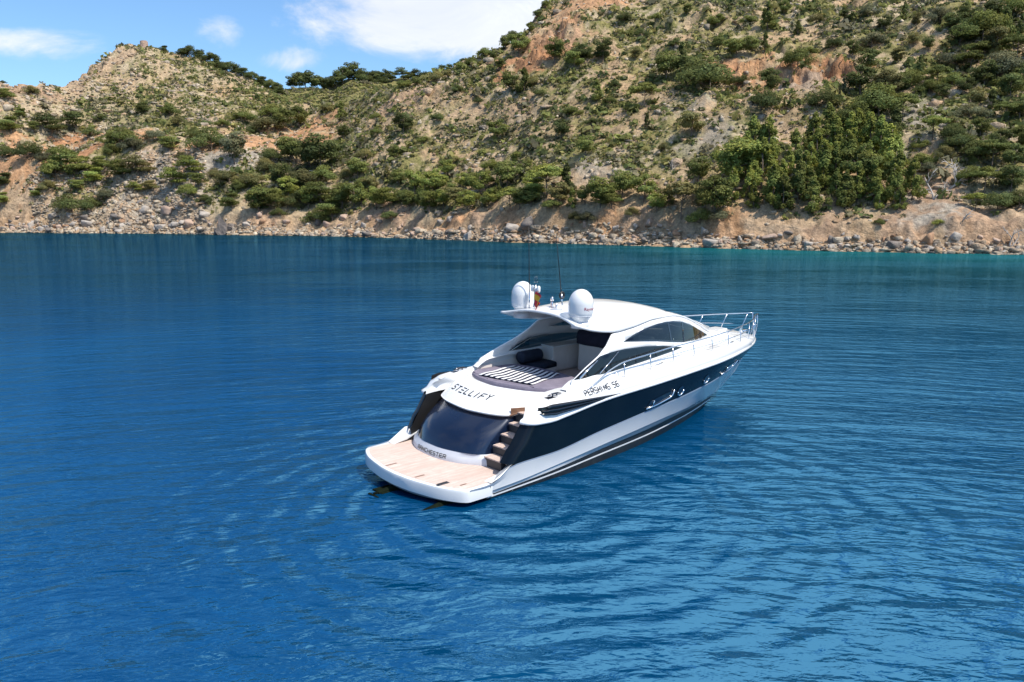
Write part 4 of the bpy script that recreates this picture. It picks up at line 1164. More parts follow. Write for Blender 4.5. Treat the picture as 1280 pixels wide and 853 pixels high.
# ---- hull windows, portholes, air intakes, names on the sides
def hullpt(x, z, off=0.0, s=-1):
    zb, zt_ = max(float(nb_z(min(x, 16.38))), .885), float(nt_z(x))
    t = (z - zb) / (zt_ - zb)
    y = float(nb_y(min(x, 16.38))) * (1 - t) + float(nt_y(x)) * t + .015 * math.sin(math.pi * min(1, max(0, t)))
    return (x, s * (y + off), z)
for s in (-1, 1):
    for (x0, x1) in ((7.45, 8.75), (12.35, 13.6)):
        zf = lambda x: float(nb_z(x))
        out = [(x0, zf(x0) + .10), (x0 + .35, zf(x0 + .3) + .09), ((x0 + x1) / 2, zf((x0 + x1) / 2) + .09), (x1 - .1, zf(x1) + .12), (x1, zf(x1) + .30), (x1 - .12, zf(x1) + .36), (x0 + .5, zf(x0) + .36), (x0 + .12, zf(x0) + .30)]
        out = [tuple(p) for p in out]
        D = dense(out, .12)
        V = [hullpt(a, b, .012, s) for a, b in D]
        hw = mesh_obj('hull_window', V, [tuple(range(len(V)))], M_GLOSSBLK, yacht)
        tube('window_trim', [hullpt(a, b, .03, s) for a, b in ((x0 - .05, zf(x0) + .09), (x0 + .35, zf(x0 + .3) + .085), ((x0 + x1) / 2, zf((x0 + x1) / 2) + .10), (x1 - .12, zf(x1) + .15), (x1 - .01, zf(x1) + .22), (x1 + .02, zf(x1) + .38))], .028, M_CHROME, hw, 8)
        tube('window_trim', [hullpt(a, b, .03, s) for a, b in ((x0 + .28, zf(x0) + .10), (x0 + .30, zf(x0) + .30))], .024, M_CHROME, hw, 8)
    for xc in (9.22, 10.88, 14.62):
        zc_ = float(nb_z(xc)) + .24 if xc < 14 else 1.80
        rr_ = .15 if xc < 14 else .12
        ph = mesh_obj('porthole', [hullpt(xc + rr_ * 1.15 * math.cos(a), zc_ + rr_ * math.sin(a), .014, s) for a in np.linspace(0, 2 * math.pi, 21)[:-1]], [tuple(range(20))], M_GLOSSBLK, yacht)
        tube('porthole_rim', [hullpt(xc + rr_ * 1.15 * math.cos(a), zc_ + rr_ * math.sin(a), .02, s) for a in np.linspace(R_(185), R_(365), 18)], .026, M_CHROME, ph, 8)
    # three louvred intakes tapering forward
    gv = empty('air_intake'); gv.parent = yacht
    def gpt(x, z, off): return (x, s * (float(nt_y(x)) + .014 + off), z)
    zt_ = lambda x: np.interp(x, [2.85, 3.2, 4.4, 5.5, 6.3], [2.22, 2.27, 2.21, 2.16, 2.13])
    zb_ = lambda x: np.interp(x, [2.85, 3.4, 4.4, 5.5, 6.3], [2.03, 1.955, 2.00, 2.07, 2.125])
    xs = np.linspace(2.84, 6.3, 36)
    recess = [[gpt(x, float(zb_(x)), .006), gpt(x, float(zt_(x)), .006)] for x in xs]
    def aft_round(P):  # wrap the after end inboard like the bulwark behind it
        out = []
        for (x, y, z) in P:
            d = max(0, 3.05 - x); out.append((x, y - math.copysign(min(.2, d * d * 2.6), y), z))
        return out
    loft('intake_recess', [aft_round(r_) for r_ in recess], M_RUBBER, gv, flip=(s > 0))
    for k in range(3):
        f0, f1 = (k + .22) / 3, (k + .80) / 3
        e = [6.2, 5.9, 5.5][2 - k]
        st_ = [3.05, 2.92, 2.84][2 - k]
        xs2 = np.linspace(st_, e, 28)
        rows3 = []
        for x in xs2:
            za, zb2 = float(zb_(x)), float(zt_(x)); w_ = zb2 - za
            tp = min(1, (e - x) / 1.2)
            rows3.append(aft_round([gpt(x, za + w_ * f0, .008), gpt(x, za + w_ * (f0 * .7 + f1 * .3), .008 + .05 * tp), gpt(x, za + w_ * (f0 * .3 + f1 * .7), .008 + .055 * tp), gpt(x, za + w_ * f1, .008)]))
        loft('louvre', rows3, M_GLOSSBLK, gv, flip=(s > 0))
    def name_map(a, b, s=s):
        x = (4.62 + a) if s < 0 else (5.95 - a)
        z = 2.265 + b + (x - 4.6) * .055
        zn, zd = float(nt_z(x)), float(dk_z(x)); t = min(1, (z - zn) / (zd - zn))
        y = float(np.interp(t, [.38, .75, 1.0], [float(nt_y(x)) * .97 + float(dk_y(x)) * .03 + .012, float(nt_y(x)) * .72 + float(dk_y(x)) * .28 + .02, float(dk_y(x)) + .03]))
        return (x, s * (y + .012), z)
    lettering('PeRSHING 56', name_map, .12, .092, .045, .024, M_DECKTXT, side, .2)
    # mooring cleat in its dark pocket
    c = (3.72, s * 1.93, 2.335)
    V, F = join_meshes([tube_mesh([(c[0] - .26, c[1], c[2] + .045), (c[0] - .1, c[1], c[2] + .075), (c[0] + .1, c[1], c[2] + .075), (c[0] + .26, c[1], c[2] + .045)], [.012, .026, .026, .012], 8), tube_mesh([(c[0] - .08, c[1], c[2] - .03), (c[0] - .08, c[1], c[2] + .07)], .022, 6), tube_mesh([(c[0] + .08, c[1], c[2] - .03), (c[0] + .08, c[1], c[2] + .07)], .022, 6), box_mesh((c[0], c[1], c[2] - .008), (.62, .16, .012), .004)])
    mesh_obj('cleat', V, F, principled('dark_steel', (.12, .12, .13), .25, 1.0), yacht, True)
    for xc in (8.3, 13.0):
        V, F = tube_mesh([(xc - .18, s * (float(dk_y(xc)) - .12), float(dk_z(xc)) + .06), (xc + .18, s * (float(dk_y(xc)) - .14), float(dk_z(xc)) + .06)], .018, 6)
        mesh_obj('cleat', V, F, M_CHROME, yacht, True)

# ---- cockpit
FLOOR = 1.95
V, F = extrude_poly([(4.2, -1.72), (10.6, -1.62), (10.6, 1.62), (4.2, 1.72)], FLOOR - .06, FLOOR)
mesh_obj('cockpit_floor', V, F, M_TEAK, yacht)
for s in (-1, 1):
    xs = np.linspace(4.25, 12.6, 26)
    loft('cockpit_lining', [[(x, s * (float(yb(x)) - .075), FLOOR - .02), (x, s * (float(yb(x)) - .075), float(dk_z(x)) + .04)] for x in xs], M_CREAM, yacht, flip=(s > 0))
V, F = extrude_poly([(12.2, -.85), (12.4, 0), (12.2, .85), (10.6, 1.4), (10.6, -1.4)], FLOOR, FLOOR + .55)
mesh_obj('forward_bulkhead', V, F, M_CREAM, yacht)
# wet bar along the port side
wb = box('wet_bar', (7.95, 1.52, 2.36), (1.85, .50, .80), M_CREAM, yacht, .03)
for i in range(3):
    box('cabinet_door', (7.36 + i * .58, 1.262, 2.32), (.54, .014, .60), M_CREAM, wb, .006)
box('worktop', (7.95, 1.50, 2.775), (1.92, .58, .04), M_WHITE, wb, .015)
# seat unit under its navy cover, and the helm behind it
su = box('helm_bench', (8.25, .35, 2.42), (.62, 1.35, .94), M_CREAM, yacht, .05)
cv = []
for x, z in ((7.90, 2.83), (7.89, 3.0), (7.92, 3.20), (8.02, 3.29), (8.2, 3.30), (8.36, 3.24), (8.42, 2.95), (8.42, 2.84)):
    cv.append([(x + .02 * math.sin(y * 7), y, z + .02 * math.sin(y * 5 + 1) * (1 if z > 3.1 else .3)) for y in np.linspace(1.08, -.42, 16)])
loft('seat_cover', cv, M_COVER, su, thick=.03)
box('companion_panel', (8.4, -.62, 2.40), (.35, .5, .85), M_WHITE, yacht, .06)
for yy in (-.95, .25):
    hs = box('helm_seat', (9.15, yy, 2.62), (.52, .62, .18), M_WHITE, yacht, .06)
    box('backrest', (8.90, yy, 2.98), (.16, .58, .60), M_WHITE, hs, .06)
    tube('pedestal', [(9.15, yy, FLOOR), (9.15, yy, 2.55)], .09, M_CHROME, hs, 10)
V, F = extrude_poly([(10.25, -1.24), (10.6, -1.24), (10.9, -1.1), (10.9, 1.1), (10.5, 1.2), (10.25, .3)], FLOOR, 2.95, round_=.08)
db = mesh_obj('dashboard', V, F, mottled('dark_grey_vinyl', (.05, .05, .055), (.07, .07, .075), 5, .6), yacht)
V, F = tube_mesh([(10.10 + .06 * math.sin(a), -.95 + .19 * math.cos(a), 2.95 + .18 * math.sin(a)) for a in np.linspace(0, 2 * math.pi, 21)[:-1]], .018, 6, True)
mesh_obj('steering_wheel', V, F, M_CHROME, db, True)
box('instrument_screen', (10.33, -.55, 3.02), (.05, .34, .22), M_GLOSSBLK, db, .01)
# port bench with seat cushion
V, F = extrude_poly([(5.3, .95), (6.95, 1.05), (6.95, 1.74), (5.3, 1.76)], FLOOR, 2.20, round_=.03)
mesh_obj('port_bench', V, F, M_CREAM, yacht)
V, F = extrude_poly([(6.0, .92), (6.95, 1.02), (6.97, 1.66), (6.0, 1.70)], 2.20, 2.36, round_=.06)
mesh_obj('seat_cushion', V, F, M_CUSH, yacht, True)
# sunpad
pad_o = [(4.18, -1.22), (4.55, -1.36), (5.0, -1.42), (5.5, -1.28), (5.85, -.75), (5.95, 0), (5.95, .5), (5.85, 1.2), (5.6, 1.68), (5.1, 1.76), (4.45, 1.78), (4.05, 1.72), (3.78, 1.42), (3.60, .95), (3.555, .35), (3.70, -.36), (3.95, -.92)]
pad_d = resample(pad_o + pad_o[:1], 60)[:-1]
V, F = extrude_poly([tuple(p) for p in pad_d], 2.08, 2.345, round_=.07)
pad = mesh_obj('sunpad', V, F, M_PAD, yacht, False)
rngp = np.random.default_rng(3)
for (a, b) in (((3.62, .4), (3.95, -.9)), ((3.85, 1.5), (3.6, .6))):
    pts = [(a[0] + (b[0] - a[0]) * t + .03, a[1] + (b[1] - a[1]) * t, 2.335) for t in np.linspace(0, 1, 8)]
    tube('piping', pts, .014, M_COVER, pad, 6)
V, F = extrude_poly([(4.0, -1.3), (5.9, -1.0), (5.9, 1.6), (4.0, 1.7), (3.7, .5)], FLOOR, 2.09)
mesh_obj('sunpad_base', V, F, M_WHITE, yacht)
V, F = extrude_poly([(4.1, -1.46), (4.3, -1.34), (5.2, -1.5), (5.2, -1.86), (4.1, -1.74)], FLOOR, 2.33, round_=.04)
mesh_obj('side_locker', V, F, M_WHITE, yacht)

# ---- loose things lying or flying on the yacht (each its own object)
def on_yacht(o): o.matrix_world = YM; return o
c00, c10, c11, c01 = Vector((3.66, 1.02)), Vector((4.04, -.78)), Vector((5.80, -.22)), Vector((5.55, 1.40))
nu, nv = 57, 26
V = []
for j in range(nv):
    v = j / (nv - 1)
    for i in range(nu):
        u = i / (nu - 1)
        q = (c00 * (1 - u) + c10 * u) * (1 - v) + (c01 * (1 - u) + c11 * u) * v
        bulge = .012 * math.sin(u * 9 + v * 4) + .010 * math.sin(v * 13 + u * 3)
        z = 2.372 + bulge
        zc2 = 2.372 + bulge - (max(0, v - .93) * 1.6)
        V.append((q.x + .015 * math.sin(u * 14), q.y + .015 * math.sin(v * 7 + 1), zc2))
F = grid_faces(nv, nu)
mids = [(1 if ((f[0] % nu) // 3) % 2 else 0) for f in F]
tw = mesh_obj('beach_towel', V, F, [M_TWHITE, M_TNAVY], None, True, mids)
md = tw.modifiers.new('thickness', 'SOLIDIFY'); md.thickness = .012; md.offset = 1
tag(on_yacht(tw), 'navy and white striped beach towel spread over the grey sunpad of the yacht', 'towel')
# bolster
V, F = [], []
ring = 16; L = []
for i, t in enumerate(np.linspace(0, 1, 15)):
    e = min(1, min(t, 1 - t) / .08); r_ = .19 * (.55 + .45 * math.sin(e * math.pi / 2)) * (1 + .03 * math.sin(t * 38))
    c = Vector((5.72 + 1.0 * t, 1.50 + .02 * t, 2.545))
    for k in range(ring):
        a = 2 * math.pi * k / ring; V.append((c.x, c.y + r_ * math.cos(a), c.z + r_ * math.sin(a)))
F = [tuple(f) for f in grid_faces(15, ring, wrap=True)] + [tuple(range(ring))[::-1], tuple(range(14 * ring, 15 * ring))]
tag(on_yacht(mesh_obj('bolster_cushion', V, F, M_CUSH, None, True)), 'dark navy rolled bolster cushion lying on the port cockpit bench', 'cushion')
def flag(name, x, y, z, w, h, cols, label, cat='flag'):
    nu, nv = 9, 13; V = []
    for j in range(nv):
        v = j / (nv - 1)
        for i in range(nu):
            u = i / (nu - 1)
            V.append((x - .10 * u * w / .3 - .12 * v * u, y - u * w * .8 + .05 * math.sin(u * 6 + v * 3), z - v * h - u * u * h * .35 + .01 * math.sin(v * 9)))
    F = grid_faces(nv, nu); n = len(cols)
    mids = [cols[min(n - 1, int((f[0] // nu) / (nv - 1) * n))] for f in F]
    return tag(on_yacht(mesh_obj(name, V, F, [M_RED, M_YELLOW], None, True, mids)), label, cat)
flag('flag', 5.38, .53, 4.76, .46, .36, [0, 1, 1, 0], 'small red and yellow striped courtesy flag on the light mast between the domes')
flag('flag', 5.36, .50, 4.50, .34, .22, [0], 'small plain red flag drooping low on the mast, below the striped flag')
V, F = join_meshes([box_mesh((6.1, .42, 2.0), (.34, .26, .09), .04), box_mesh((6.35, -.02, 1.99), (.26, .12, .08), .03)])
tag(on_yacht(mesh_obj('dark_bundle', V, F, M_RUBBER, None)), 'small black bundle on the teak cockpit floor just forward of the sunpad', 'bundle')
# ------------------------------------------------------------------ vegetation and rocks
def mat_foliage(name, col, var=0.35, rnd=0.32):
    m = principled(name, rough=0.75, spec=0.2)
    g = G(m.node_tree); b = g.n['Principled BSDF']
    at = g.new('ShaderNodeAttribute', attribute_name='Col')
    oi = g.new('ShaderNodeObjectInfo')
    f = g.ramp(oi.outputs['Random'], 0, 1, 1 - rnd, 1 + rnd, False)
    c = g.mix(1.0, at.outputs['Color'], (*col, 1), 'MULTIPLY')
    mul = g.new('ShaderNodeCombineXYZ')
    for i in range(3): g.l.new(f, mul.inputs[i])
    cc = g.mix(1.0, c, mul.outputs[0], 'MULTIPLY')
    g.l.new(cc, b.inputs['Base Color'])
    tr = g.new('ShaderNodeBsdfTranslucent'); g.l.new(cc, tr.inputs[0])     # thin needles let light through
    mx = g.new('ShaderNodeMixShader'); mx.inputs[0].default_value = 0.40
    out = g.n['Material Output']
    g.l.new(b.outputs[0], mx.inputs[1]); g.l.new(tr.outputs[0], mx.inputs[2]); g.l.new(mx.outputs[0], out.inputs[0])
    return m
LEAF = {'dark green': mat_foliage('dark_pine_needles', (0.145, 0.172, 0.06)), 'mid-green': mat_foliage('pine_needles', (0.205, 0.232, 0.068)),
        'bright green': mat_foliage('bright_pine_needles', (0.29, 0.325, 0.085)), 'olive': mat_foliage('olive_needles', (0.235, 0.22, 0.088)), 'grey-green': mat_foliage('grey_green_needles', (0.19, 0.195, 0.11))}
M_BARK = mottled('pine_bark', (0.15, 0.11, 0.085), (0.22, 0.17, 0.13), 3, 0.9, 0.1)
M_DEAD = mottled('bleached_dead_wood', (0.50, 0.46, 0.42), (0.40, 0.36, 0.33), 3, 0.9, 0.1)

def tufts(P, N, size, rg, flat=0.5, k=3):
    """k quads round each point P, normals leaning to N"""
    n = len(P) * k
    C = np.repeat(P, k, 0) + rg.normal(0, 1, (n, 3)) * size * 0.35
    nn = np.repeat(N, k, 0) * flat + rg.normal(0, 0.6, (n, 3)); nn /= np.linalg.norm(nn, axis=1, keepdims=True) + 1e-9
    a = np.cross(nn, rg.normal(0, 1, (n, 3))); a /= np.linalg.norm(a, axis=1, keepdims=True) + 1e-9
    b = np.cross(nn, a)
    s = size * rg.uniform(0.55, 1.15, (n, 1)); s2 = s * rg.uniform(0.45, 0.9, (n, 1))
    V = np.stack([C - a * s - b * s2 * .35, C - a * s * .1 - b * s2, C + a * s + b * s2 * .2, C + a * s * .05 + b * s2], 1)
    return V
def crown_mesh(kind, seed, H=8.0):
    rg = np.random.default_rng(seed)
    L = []
    if kind == 'A':
        for i in range(19):
            a = rg.uniform(0, 2 * math.pi); z = rg.uniform(-.95, 1.0); r = math.sqrt(max(0, 1 - z * z * .92)) * rg.uniform(.55, 1)
            q = rg.uniform(.10, .165) * H
            L.append((math.cos(a) * r * .30 * H, math.sin(a) * r * .30 * H, (.63 + z * .28) * H, q * 1.15, q * 1.15, q * .72))
    elif kind == 'B':
        for i in range(17):
            a = rg.uniform(0, 2 * math.pi); r = math.sqrt(rg.uniform(0.02, 1)); q = rg.uniform(.10, .15) * H
            L.append((math.cos(a) * r * .42 * H, math.sin(a) * r * .40 * H, (.86 - .16 * r * r + rg.uniform(-.10, .04)) * H, q * 1.3, q * 1.3, q * .52))
    elif kind == 'C':
        for i in range(34):
            t = rg.uniform(0, 1); a = rg.uniform(0, 2 * math.pi); w = (.25 * (1 - t) ** .8 + .02) * H * rg.uniform(.4, 1.1); q = rg.uniform(.055, .10) * H * (1.15 - .5 * t)
            L.append((math.cos(a) * w, math.sin(a) * w, (.10 + .84 * t) * H, q, q, q * 1.1))
        L.append((0, 0, .95 * H, .05 * H, .05 * H, .08 * H))
    elif kind == 'D':
        for i in range(18):
            a = rg.uniform(0, 2 * math.pi); r = math.sqrt(rg.uniform(0, 1)); q = rg.uniform(.15, .24) * H
            L.append((math.cos(a) * r * .55 * H, math.sin(a) * r * .5 * H, (.16 + (1 - r * r * .8) * rg.uniform(.25, .62)) * H, q * 1.15, q * 1.15, q * .72))
    else:
        for i in range(13):
            t = rg.uniform(0, 1); a = rg.uniform(0, 2 * math.pi); q = rg.uniform(.13, .22) * H
            L.append((math.cos(a) * .42 * H * rg.uniform(.2, 1) * (1.1 - .5 * t) - .22 * H * t, math.sin(a) * .34 * H * rg.uniform(.2, 1), (.34 + .58 * t) * H, q * 1.5, q * 1.25, q * .42))
    Vs, Cs = [], []
    for (cx, cy, cz, rx, ry, rz_) in L:
        n = int(46 + 36 * rx * ry)
        d = rg.normal(0, 1, (n, 3)); d /= np.linalg.norm(d, axis=1, keepdims=True)
        rad = rg.uniform(.25, 1.08, (n, 1)) ** .55
        P = np.array([cx, cy, cz]) + d * rad * np.array([rx, ry, rz_])
        oc = np.array([cx, cy, (cz - .5 * H) * .8]); oc = oc / (np.linalg.norm(oc) + 1e-6)
        V = tufts(P, d * .9 + oc * .8 + np.array([0, 0, .35]), 0.15 if kind == 'C' else 0.19, rg, .85, 5 if kind == 'C' else 3)
        lobe = rg.uniform(.80, 1.20); hue = rg.uniform(-.08, .12)
        t = rg.uniform(.62, 1.32, (len(V), 1)) * lobe
        Cs.append(np.concatenate([t * (1 + hue), t, t * (1 - hue)], 1)); Vs.append(V)
    V = np.concatenate(Vs); Cc = np.concatenate(Cs)
    me = quads_data('crown_' + kind, V.reshape(-1, 3), len(V), Cc)
    me.materials.append(LEAF['mid-green'])
    # trunk with limbs
    bend = rg.uniform(-.05, .05, 2) * H
    if kind == 'E': bend = np.array([-.16 * H, 0.0])
    top = {'A': .72, 'B': .8, 'C': .9, 'D': .5, 'E': .72}[kind]
    tp = [(bend[0] * t * t + .01 * H * math.sin(t * 7 + seed), bend[1] * t * t, -0.6 + (top * H + .6) * t) for t in np.linspace(0, 1, 9)]
    parts = [tube_mesh(tp, [(.034 - .026 * t) * H * .55 + .02 for t in np.linspace(0, 1, 9)], 7)]
    for (cx, cy, cz, rx, ry, rz_) in L[:9 if kind != 'C' else 7]:
        f = min(.95, max(.25, (cz / H - .14) / top)); j = int(f * 8)
        a = Vector(tp[j]); b_ = Vector((cx, cy, cz)); m_ = a.lerp(b_, .55) + Vector((0, 0, -.02 * H))
        parts.append(tube_mesh([a, m_, b_], [.010 * H, .007 * H, .003 * H], 5))
    tv, tf = join_meshes(parts)
    mt = bpy.data.meshes.new('trunk_' + kind); mt.from_pydata([tuple(v) for v in tv], [], tf); mt.materials.append(M_BARK)
    mt.polygons.foreach_set('use_smooth', np.ones(len(mt.polygons), bool))
    return me, mt
PROTO = {k: [crown_mesh(k, 100 * i + ord(k)) for i in range(n)] for k, n in (('A', 4), ('B', 3), ('C', 4), ('D', 3), ('E', 4))}
SHAPE = {'A': 'round-crowned', 'B': 'flat-topped', 'C': 'slender', 'D': 'rounded', 'E': 'wind-swept'}
KINDNAME = {'A': 'pine_tree', 'B': 'umbrella_pine', 'C': 'slender_pine', 'D': 'large_bush', 'E': 'leaning_pine'}

TREES = []     # (px, base py, height px, kind, colour)
dk, md_, br, ol, gg = 'dark green', 'mid-green', 'bright green', 'olive', 'grey-green'
TREES += [(15, 168, 20, 'E', md_), (65, 171, 26, 'E', dk), (95, 166, 24, 'E', dk), (44, 168, 14, 'E', md_), (183, 141, 16, 'E', dk), (150, 182, 22, 'D', md_), (115, 172, 12, 'D', dk), (125, 152, 9, 'D', dk), (8, 197, 13, 'D', dk), (36, 198, 20, 'D', dk), (55, 203, 14, 'D', gg),
    (92, 222, 32, 'E', md_), (70, 224, 24, 'D', md_), (122, 233, 22, 'E', br), (48, 248, 12, 'E', br), (100, 241, 15, 'E', md_), (90, 266, 22, 'D', dk), (108, 263, 18, 'D', dk), (6, 236, 18, 'E', dk), (6, 258, 16, 'E', br), (172, 242, 14, 'E', br), (191, 241, 14, 'E', ol), (155, 225, 24, 'E', md_), (175, 223, 26, 'E', ol), (140, 196, 14, 'D', md_), (165, 190, 16, 'D', gg), (130, 215, 18, 'E', md_), (60, 240, 13, 'D', ol), (134, 250, 14, 'D', gg), (75, 196, 14, 'D', md_),
    (12, 126, 13, 'E', md_), (40, 119, 10, 'D', ol), (3, 92, 4, 'D', dk), (28, 150, 12, 'E', md_), (206, 63, 11, 'E', dk), (214, 147, 16, 'D', md_), (302, 154, 17, 'D', md_), (339, 148, 18, 'D', md_), (355, 164, 27, 'A', md_), (375, 161, 27, 'A', md_), (336, 164, 20, 'D', ol), (314, 168, 10, 'D', dk), (265, 189, 29, 'D', dk), (246, 173, 13, 'D', dk), (294, 206, 38, 'A', gg), (213, 187, 22, 'E', md_), (192, 176, 15, 'D', gg), (241, 223, 25, 'E', br), (250, 239, 20, 'E', md_), (220, 237, 26, 'E', br), (236, 249, 16, 'D', md_), (256, 256, 12, 'D', dk), (290, 264, 22, 'E', md_), (287, 231, 20, 'D', ol), (299, 239, 14, 'D', md_), (314, 233, 20, 'D', ol), (338, 203, 17, 'D', dk), (363, 205, 32, 'A', md_), (350, 237, 34, 'A', dk), (330, 216, 18, 'D', ol), (324, 269, 34, 'A', md_), (349, 271, 11, 'D', dk), (368, 241, 24, 'D', dk), (340, 255, 24, 'D', md_), (232, 206, 14, 'E', ol), (276, 160, 12, 'D', md_), (225, 158, 12, 'D', ol), (320, 250, 16, 'E', br), (270, 222, 12, 'D', ol)]
for i, (x, y) in enumerate([(229, 64), (238, 62), (247, 63), (254, 66), (262, 70), (270, 74), (278, 78), (287, 83), (296, 87), (305, 92), (314, 97), (323, 102), (331, 106), (340, 110), (348, 113), (352, 117)]):
    TREES.append((x, y + 1, 11 + (i * 7 % 5), 'EDA'[i % 3], dk))
TREES += [(426, 152, 24, 'C', md_), (430, 175, 20, 'A', dk), (505, 169, 28, 'A', dk), (492, 201, 20, 'A', md_), (457, 199, 14, 'D', ol), (448, 224, 26, 'A', md_), (401, 215, 46, 'A', dk), (387, 212, 36, 'A', dk), (416, 206, 30, 'A', md_), (371, 204, 30, 'A', dk), (380, 237, 30, 'D', ol), (404, 229, 22, 'D', md_), (376, 259, 20, 'D', dk), (416, 277, 29, 'E', md_), (396, 281, 22, 'D', dk), (442, 263, 37, 'A', md_), (470, 263, 30, 'A', br), (501, 255, 22, 'D', md_), (519, 241, 31, 'A', br), (499, 233, 22, 'A', md_), (542, 243, 32, 'A', br), (537, 267, 30, 'A', br), (483, 227, 20, 'C', ol), (556, 221, 22, 'A', md_), (430, 245, 20, 'D', ol), (455, 240, 18, 'D', md_), (392, 252, 20, 'D', gg), (360, 262, 18, 'D', ol), (432, 225, 14, 'D', ol), (470, 170, 12, 'D', md_), (470, 150, 10, 'D', md_), (545, 152, 12, 'D', dk), (530, 180, 12, 'D', md_), (412, 140, 12, 'D', ol), (488, 275, 14, 'D', dk),
    (559, 223, 24, 'A', br), (549, 244, 28, 'A', br), (565, 247, 20, 'A', md_), (578, 237, 22, 'A', br), (600, 247, 36, 'A', br), (584, 263, 26, 'A', br), (634, 237, 36, 'A', md_), (637, 263, 29, 'B', br), (664, 259, 25, 'A', md_), (683, 247, 42, 'B', br), (655, 219, 20, 'A', md_), (708, 243, 36, 'C', dk), (622, 177, 28, 'A', md_), (701, 175, 28, 'A', dk), (732, 197, 27, 'A', md_), (638, 117, 25, 'A', md_), (655, 117, 30, 'C', md_), (693, 83, 31, 'A', md_), (717, 89, 25, 'A', md_), (730, 77, 22, 'A', dk), (625, 89, 16, 'A', md_), (648, 71, 30, 'A', md_), (632, 63, 18, 'A', md_), (606, 72, 12, 'D', md_), (616, 75, 13, 'A', dk), (716, 146, 15, 'D', md_), (670, 106, 12, 'D', ol), (560, 98, 11, 'A', ol), (575, 90, 11, 'A', md_), (590, 84, 12, 'D', md_), (545, 102, 13, 'D', ol), (520, 108, 12, 'A', md_), (506, 110, 12, 'D', md_), (662, 42, 13, 'A', md_), (672, 24, 12, 'A', dk), (682, 12, 12, 'A', md_), (640, 52, 14, 'D', dk), (615, 212, 14, 'D', br), (645, 205, 16, 'A', br), (690, 262, 15, 'D', md_), (720, 276, 13, 'D', ol), (612, 232, 15, 'D', md_), (660, 240, 18, 'A', br), (592, 255, 14, 'D', br), (680, 225, 16, 'A', md_), (570, 205, 12, 'D', ol), (600, 130, 10, 'D', dk), (572, 117, 10, 'D', dk), (675, 120, 10, 'D', dk)]
TREES += [(753, 81, 32, 'A', dk), (727, 77, 20, 'D', dk), (794, 77, 16, 'A', ol), (745, 128, 27, 'C', md_), (805, 135, 30, 'B', md_), (809, 162, 20, 'C', dk), (833, 103, 36, 'A', md_), (851, 97, 40, 'C', dk), (864, 99, 27, 'A', dk), (887, 113, 43, 'D', dk), (864, 173, 34, 'A', ol), (778, 249, 36, 'A', md_), (804, 256, 36, 'A', md_), (751, 259, 38, 'A', br), (851, 276, 46, 'B', ol), (873, 233, 34, 'A', md_), (895, 271, 50, 'A', md_), (876, 281, 22, 'D', md_), (905, 277, 18, 'D', gg), (895, 35, 18, 'A', md_), (898, 63, 18, 'A', md_), (914, 71, 20, 'A', md_), (880, 250, 22, 'A', ol), (790, 272, 13, 'D', ol), (760, 132, 12, 'D', md_), (790, 140, 12, 'D', md_), (735, 278, 14, 'D', gg), (830, 190, 12, 'D', ol), (845, 60, 12, 'D', dk), (800, 48, 12, 'D', dk), (780, 30, 12, 'D', dk), (820, 30, 12, 'D', md_), (860, 20, 14, 'A', md_), (770, 110, 9, 'D', dk), (900, 200, 14, 'D', md_), (912, 220, 18, 'A', md_), (740, 158, 13, 'D', dk)]
TREES += [(960, 39, 31, 'C', md_), (996, 44, 17, 'C', md_), (939, 70, 24, 'A', md_), (921, 72, 22, 'A', md_), (957, 65, 22, 'C', md_), (962, 122, 32, 'A', dk), (951, 142, 30, 'D', dk), (996, 93, 22, 'D', md_), (1028, 139, 22, 'D', dk), (1054, 119, 20, 'C', gg), (980, 20, 18, 'A', md_), (1040, 60, 14, 'D', dk), (1010, 70, 12, 'D', md_), (925, 110, 14, 'D', dk), (1020, 30, 12, 'D', ol), (935, 30, 12, 'D', md_)]
rgT = np.random.default_rng(21)
# the bright grove above the shore right of the bow
for (y, x0, x1, n, h) in ((176, 1022, 1088, 4, 40), (190, 1000, 1100, 6, 44), (200, 928, 958, 2, 40), (205, 925, 1110, 7, 46), (222, 918, 1122, 8, 50), (239, 912, 1138, 9, 54), (255, 906, 1152, 10, 54), (266, 925, 1150, 6, 38)):
    for i in range(n):
        x = x0 + (x1 - x0) * (i + .5) / n + rgT.uniform(-7, 7)
        TREES.append((x, y + rgT.uniform(-4, 4), h * rgT.uniform(.72, 1.22), 'C' if rgT.random() < .9 else 'A', [br, br, md_, br, br, br, md_, br][int(rgT.integers(8))]))
# dark wood on the upper right slope
wood = [(1075, 120, 34), (1085, 90, 26), (1098, 150, 40), (1110, 125, 34), (1118, 175, 36), (1128, 150, 30), (1108, 195, 36), (1090, 60, 20), (1065, 75, 20), (1105, 40, 18), (1135, 110, 22), (1122, 80, 18), (1150, 95, 22), (1170, 106, 22), (1160, 65, 18), (1185, 85, 20), (1200, 60, 24), (1215, 45, 30), (1228, 55, 34), (1245, 70, 30), (1258, 45, 28), (1270, 80, 32), (1190, 40, 20), (1175, 30, 18), (1205, 25, 18), (1240, 28, 22), (1265, 22, 22), (1145, 35, 16), (1130, 20, 16), (1212, 95, 26), (1230, 110, 28), (1250, 100, 30), (1262, 125, 28), (1205, 120, 22), (1190, 112, 18), (1222, 135, 24), (1240, 140, 24), (1256, 155, 24), (1274, 150, 24), (1210, 150, 20), (1178, 125, 18), (1275, 110, 26), (1160, 120, 16), (1140, 60, 16), (1276, 50, 26), (1222, 80, 24), (1060, 30, 16), (1085, 22, 14)]
for i, (x, y, h) in enumerate(wood):
    TREES.append((x, y, h, 'AADACBAD'[i % 8], [dk, dk, md_, ol, dk, md_, dk, gg][i % 8]))
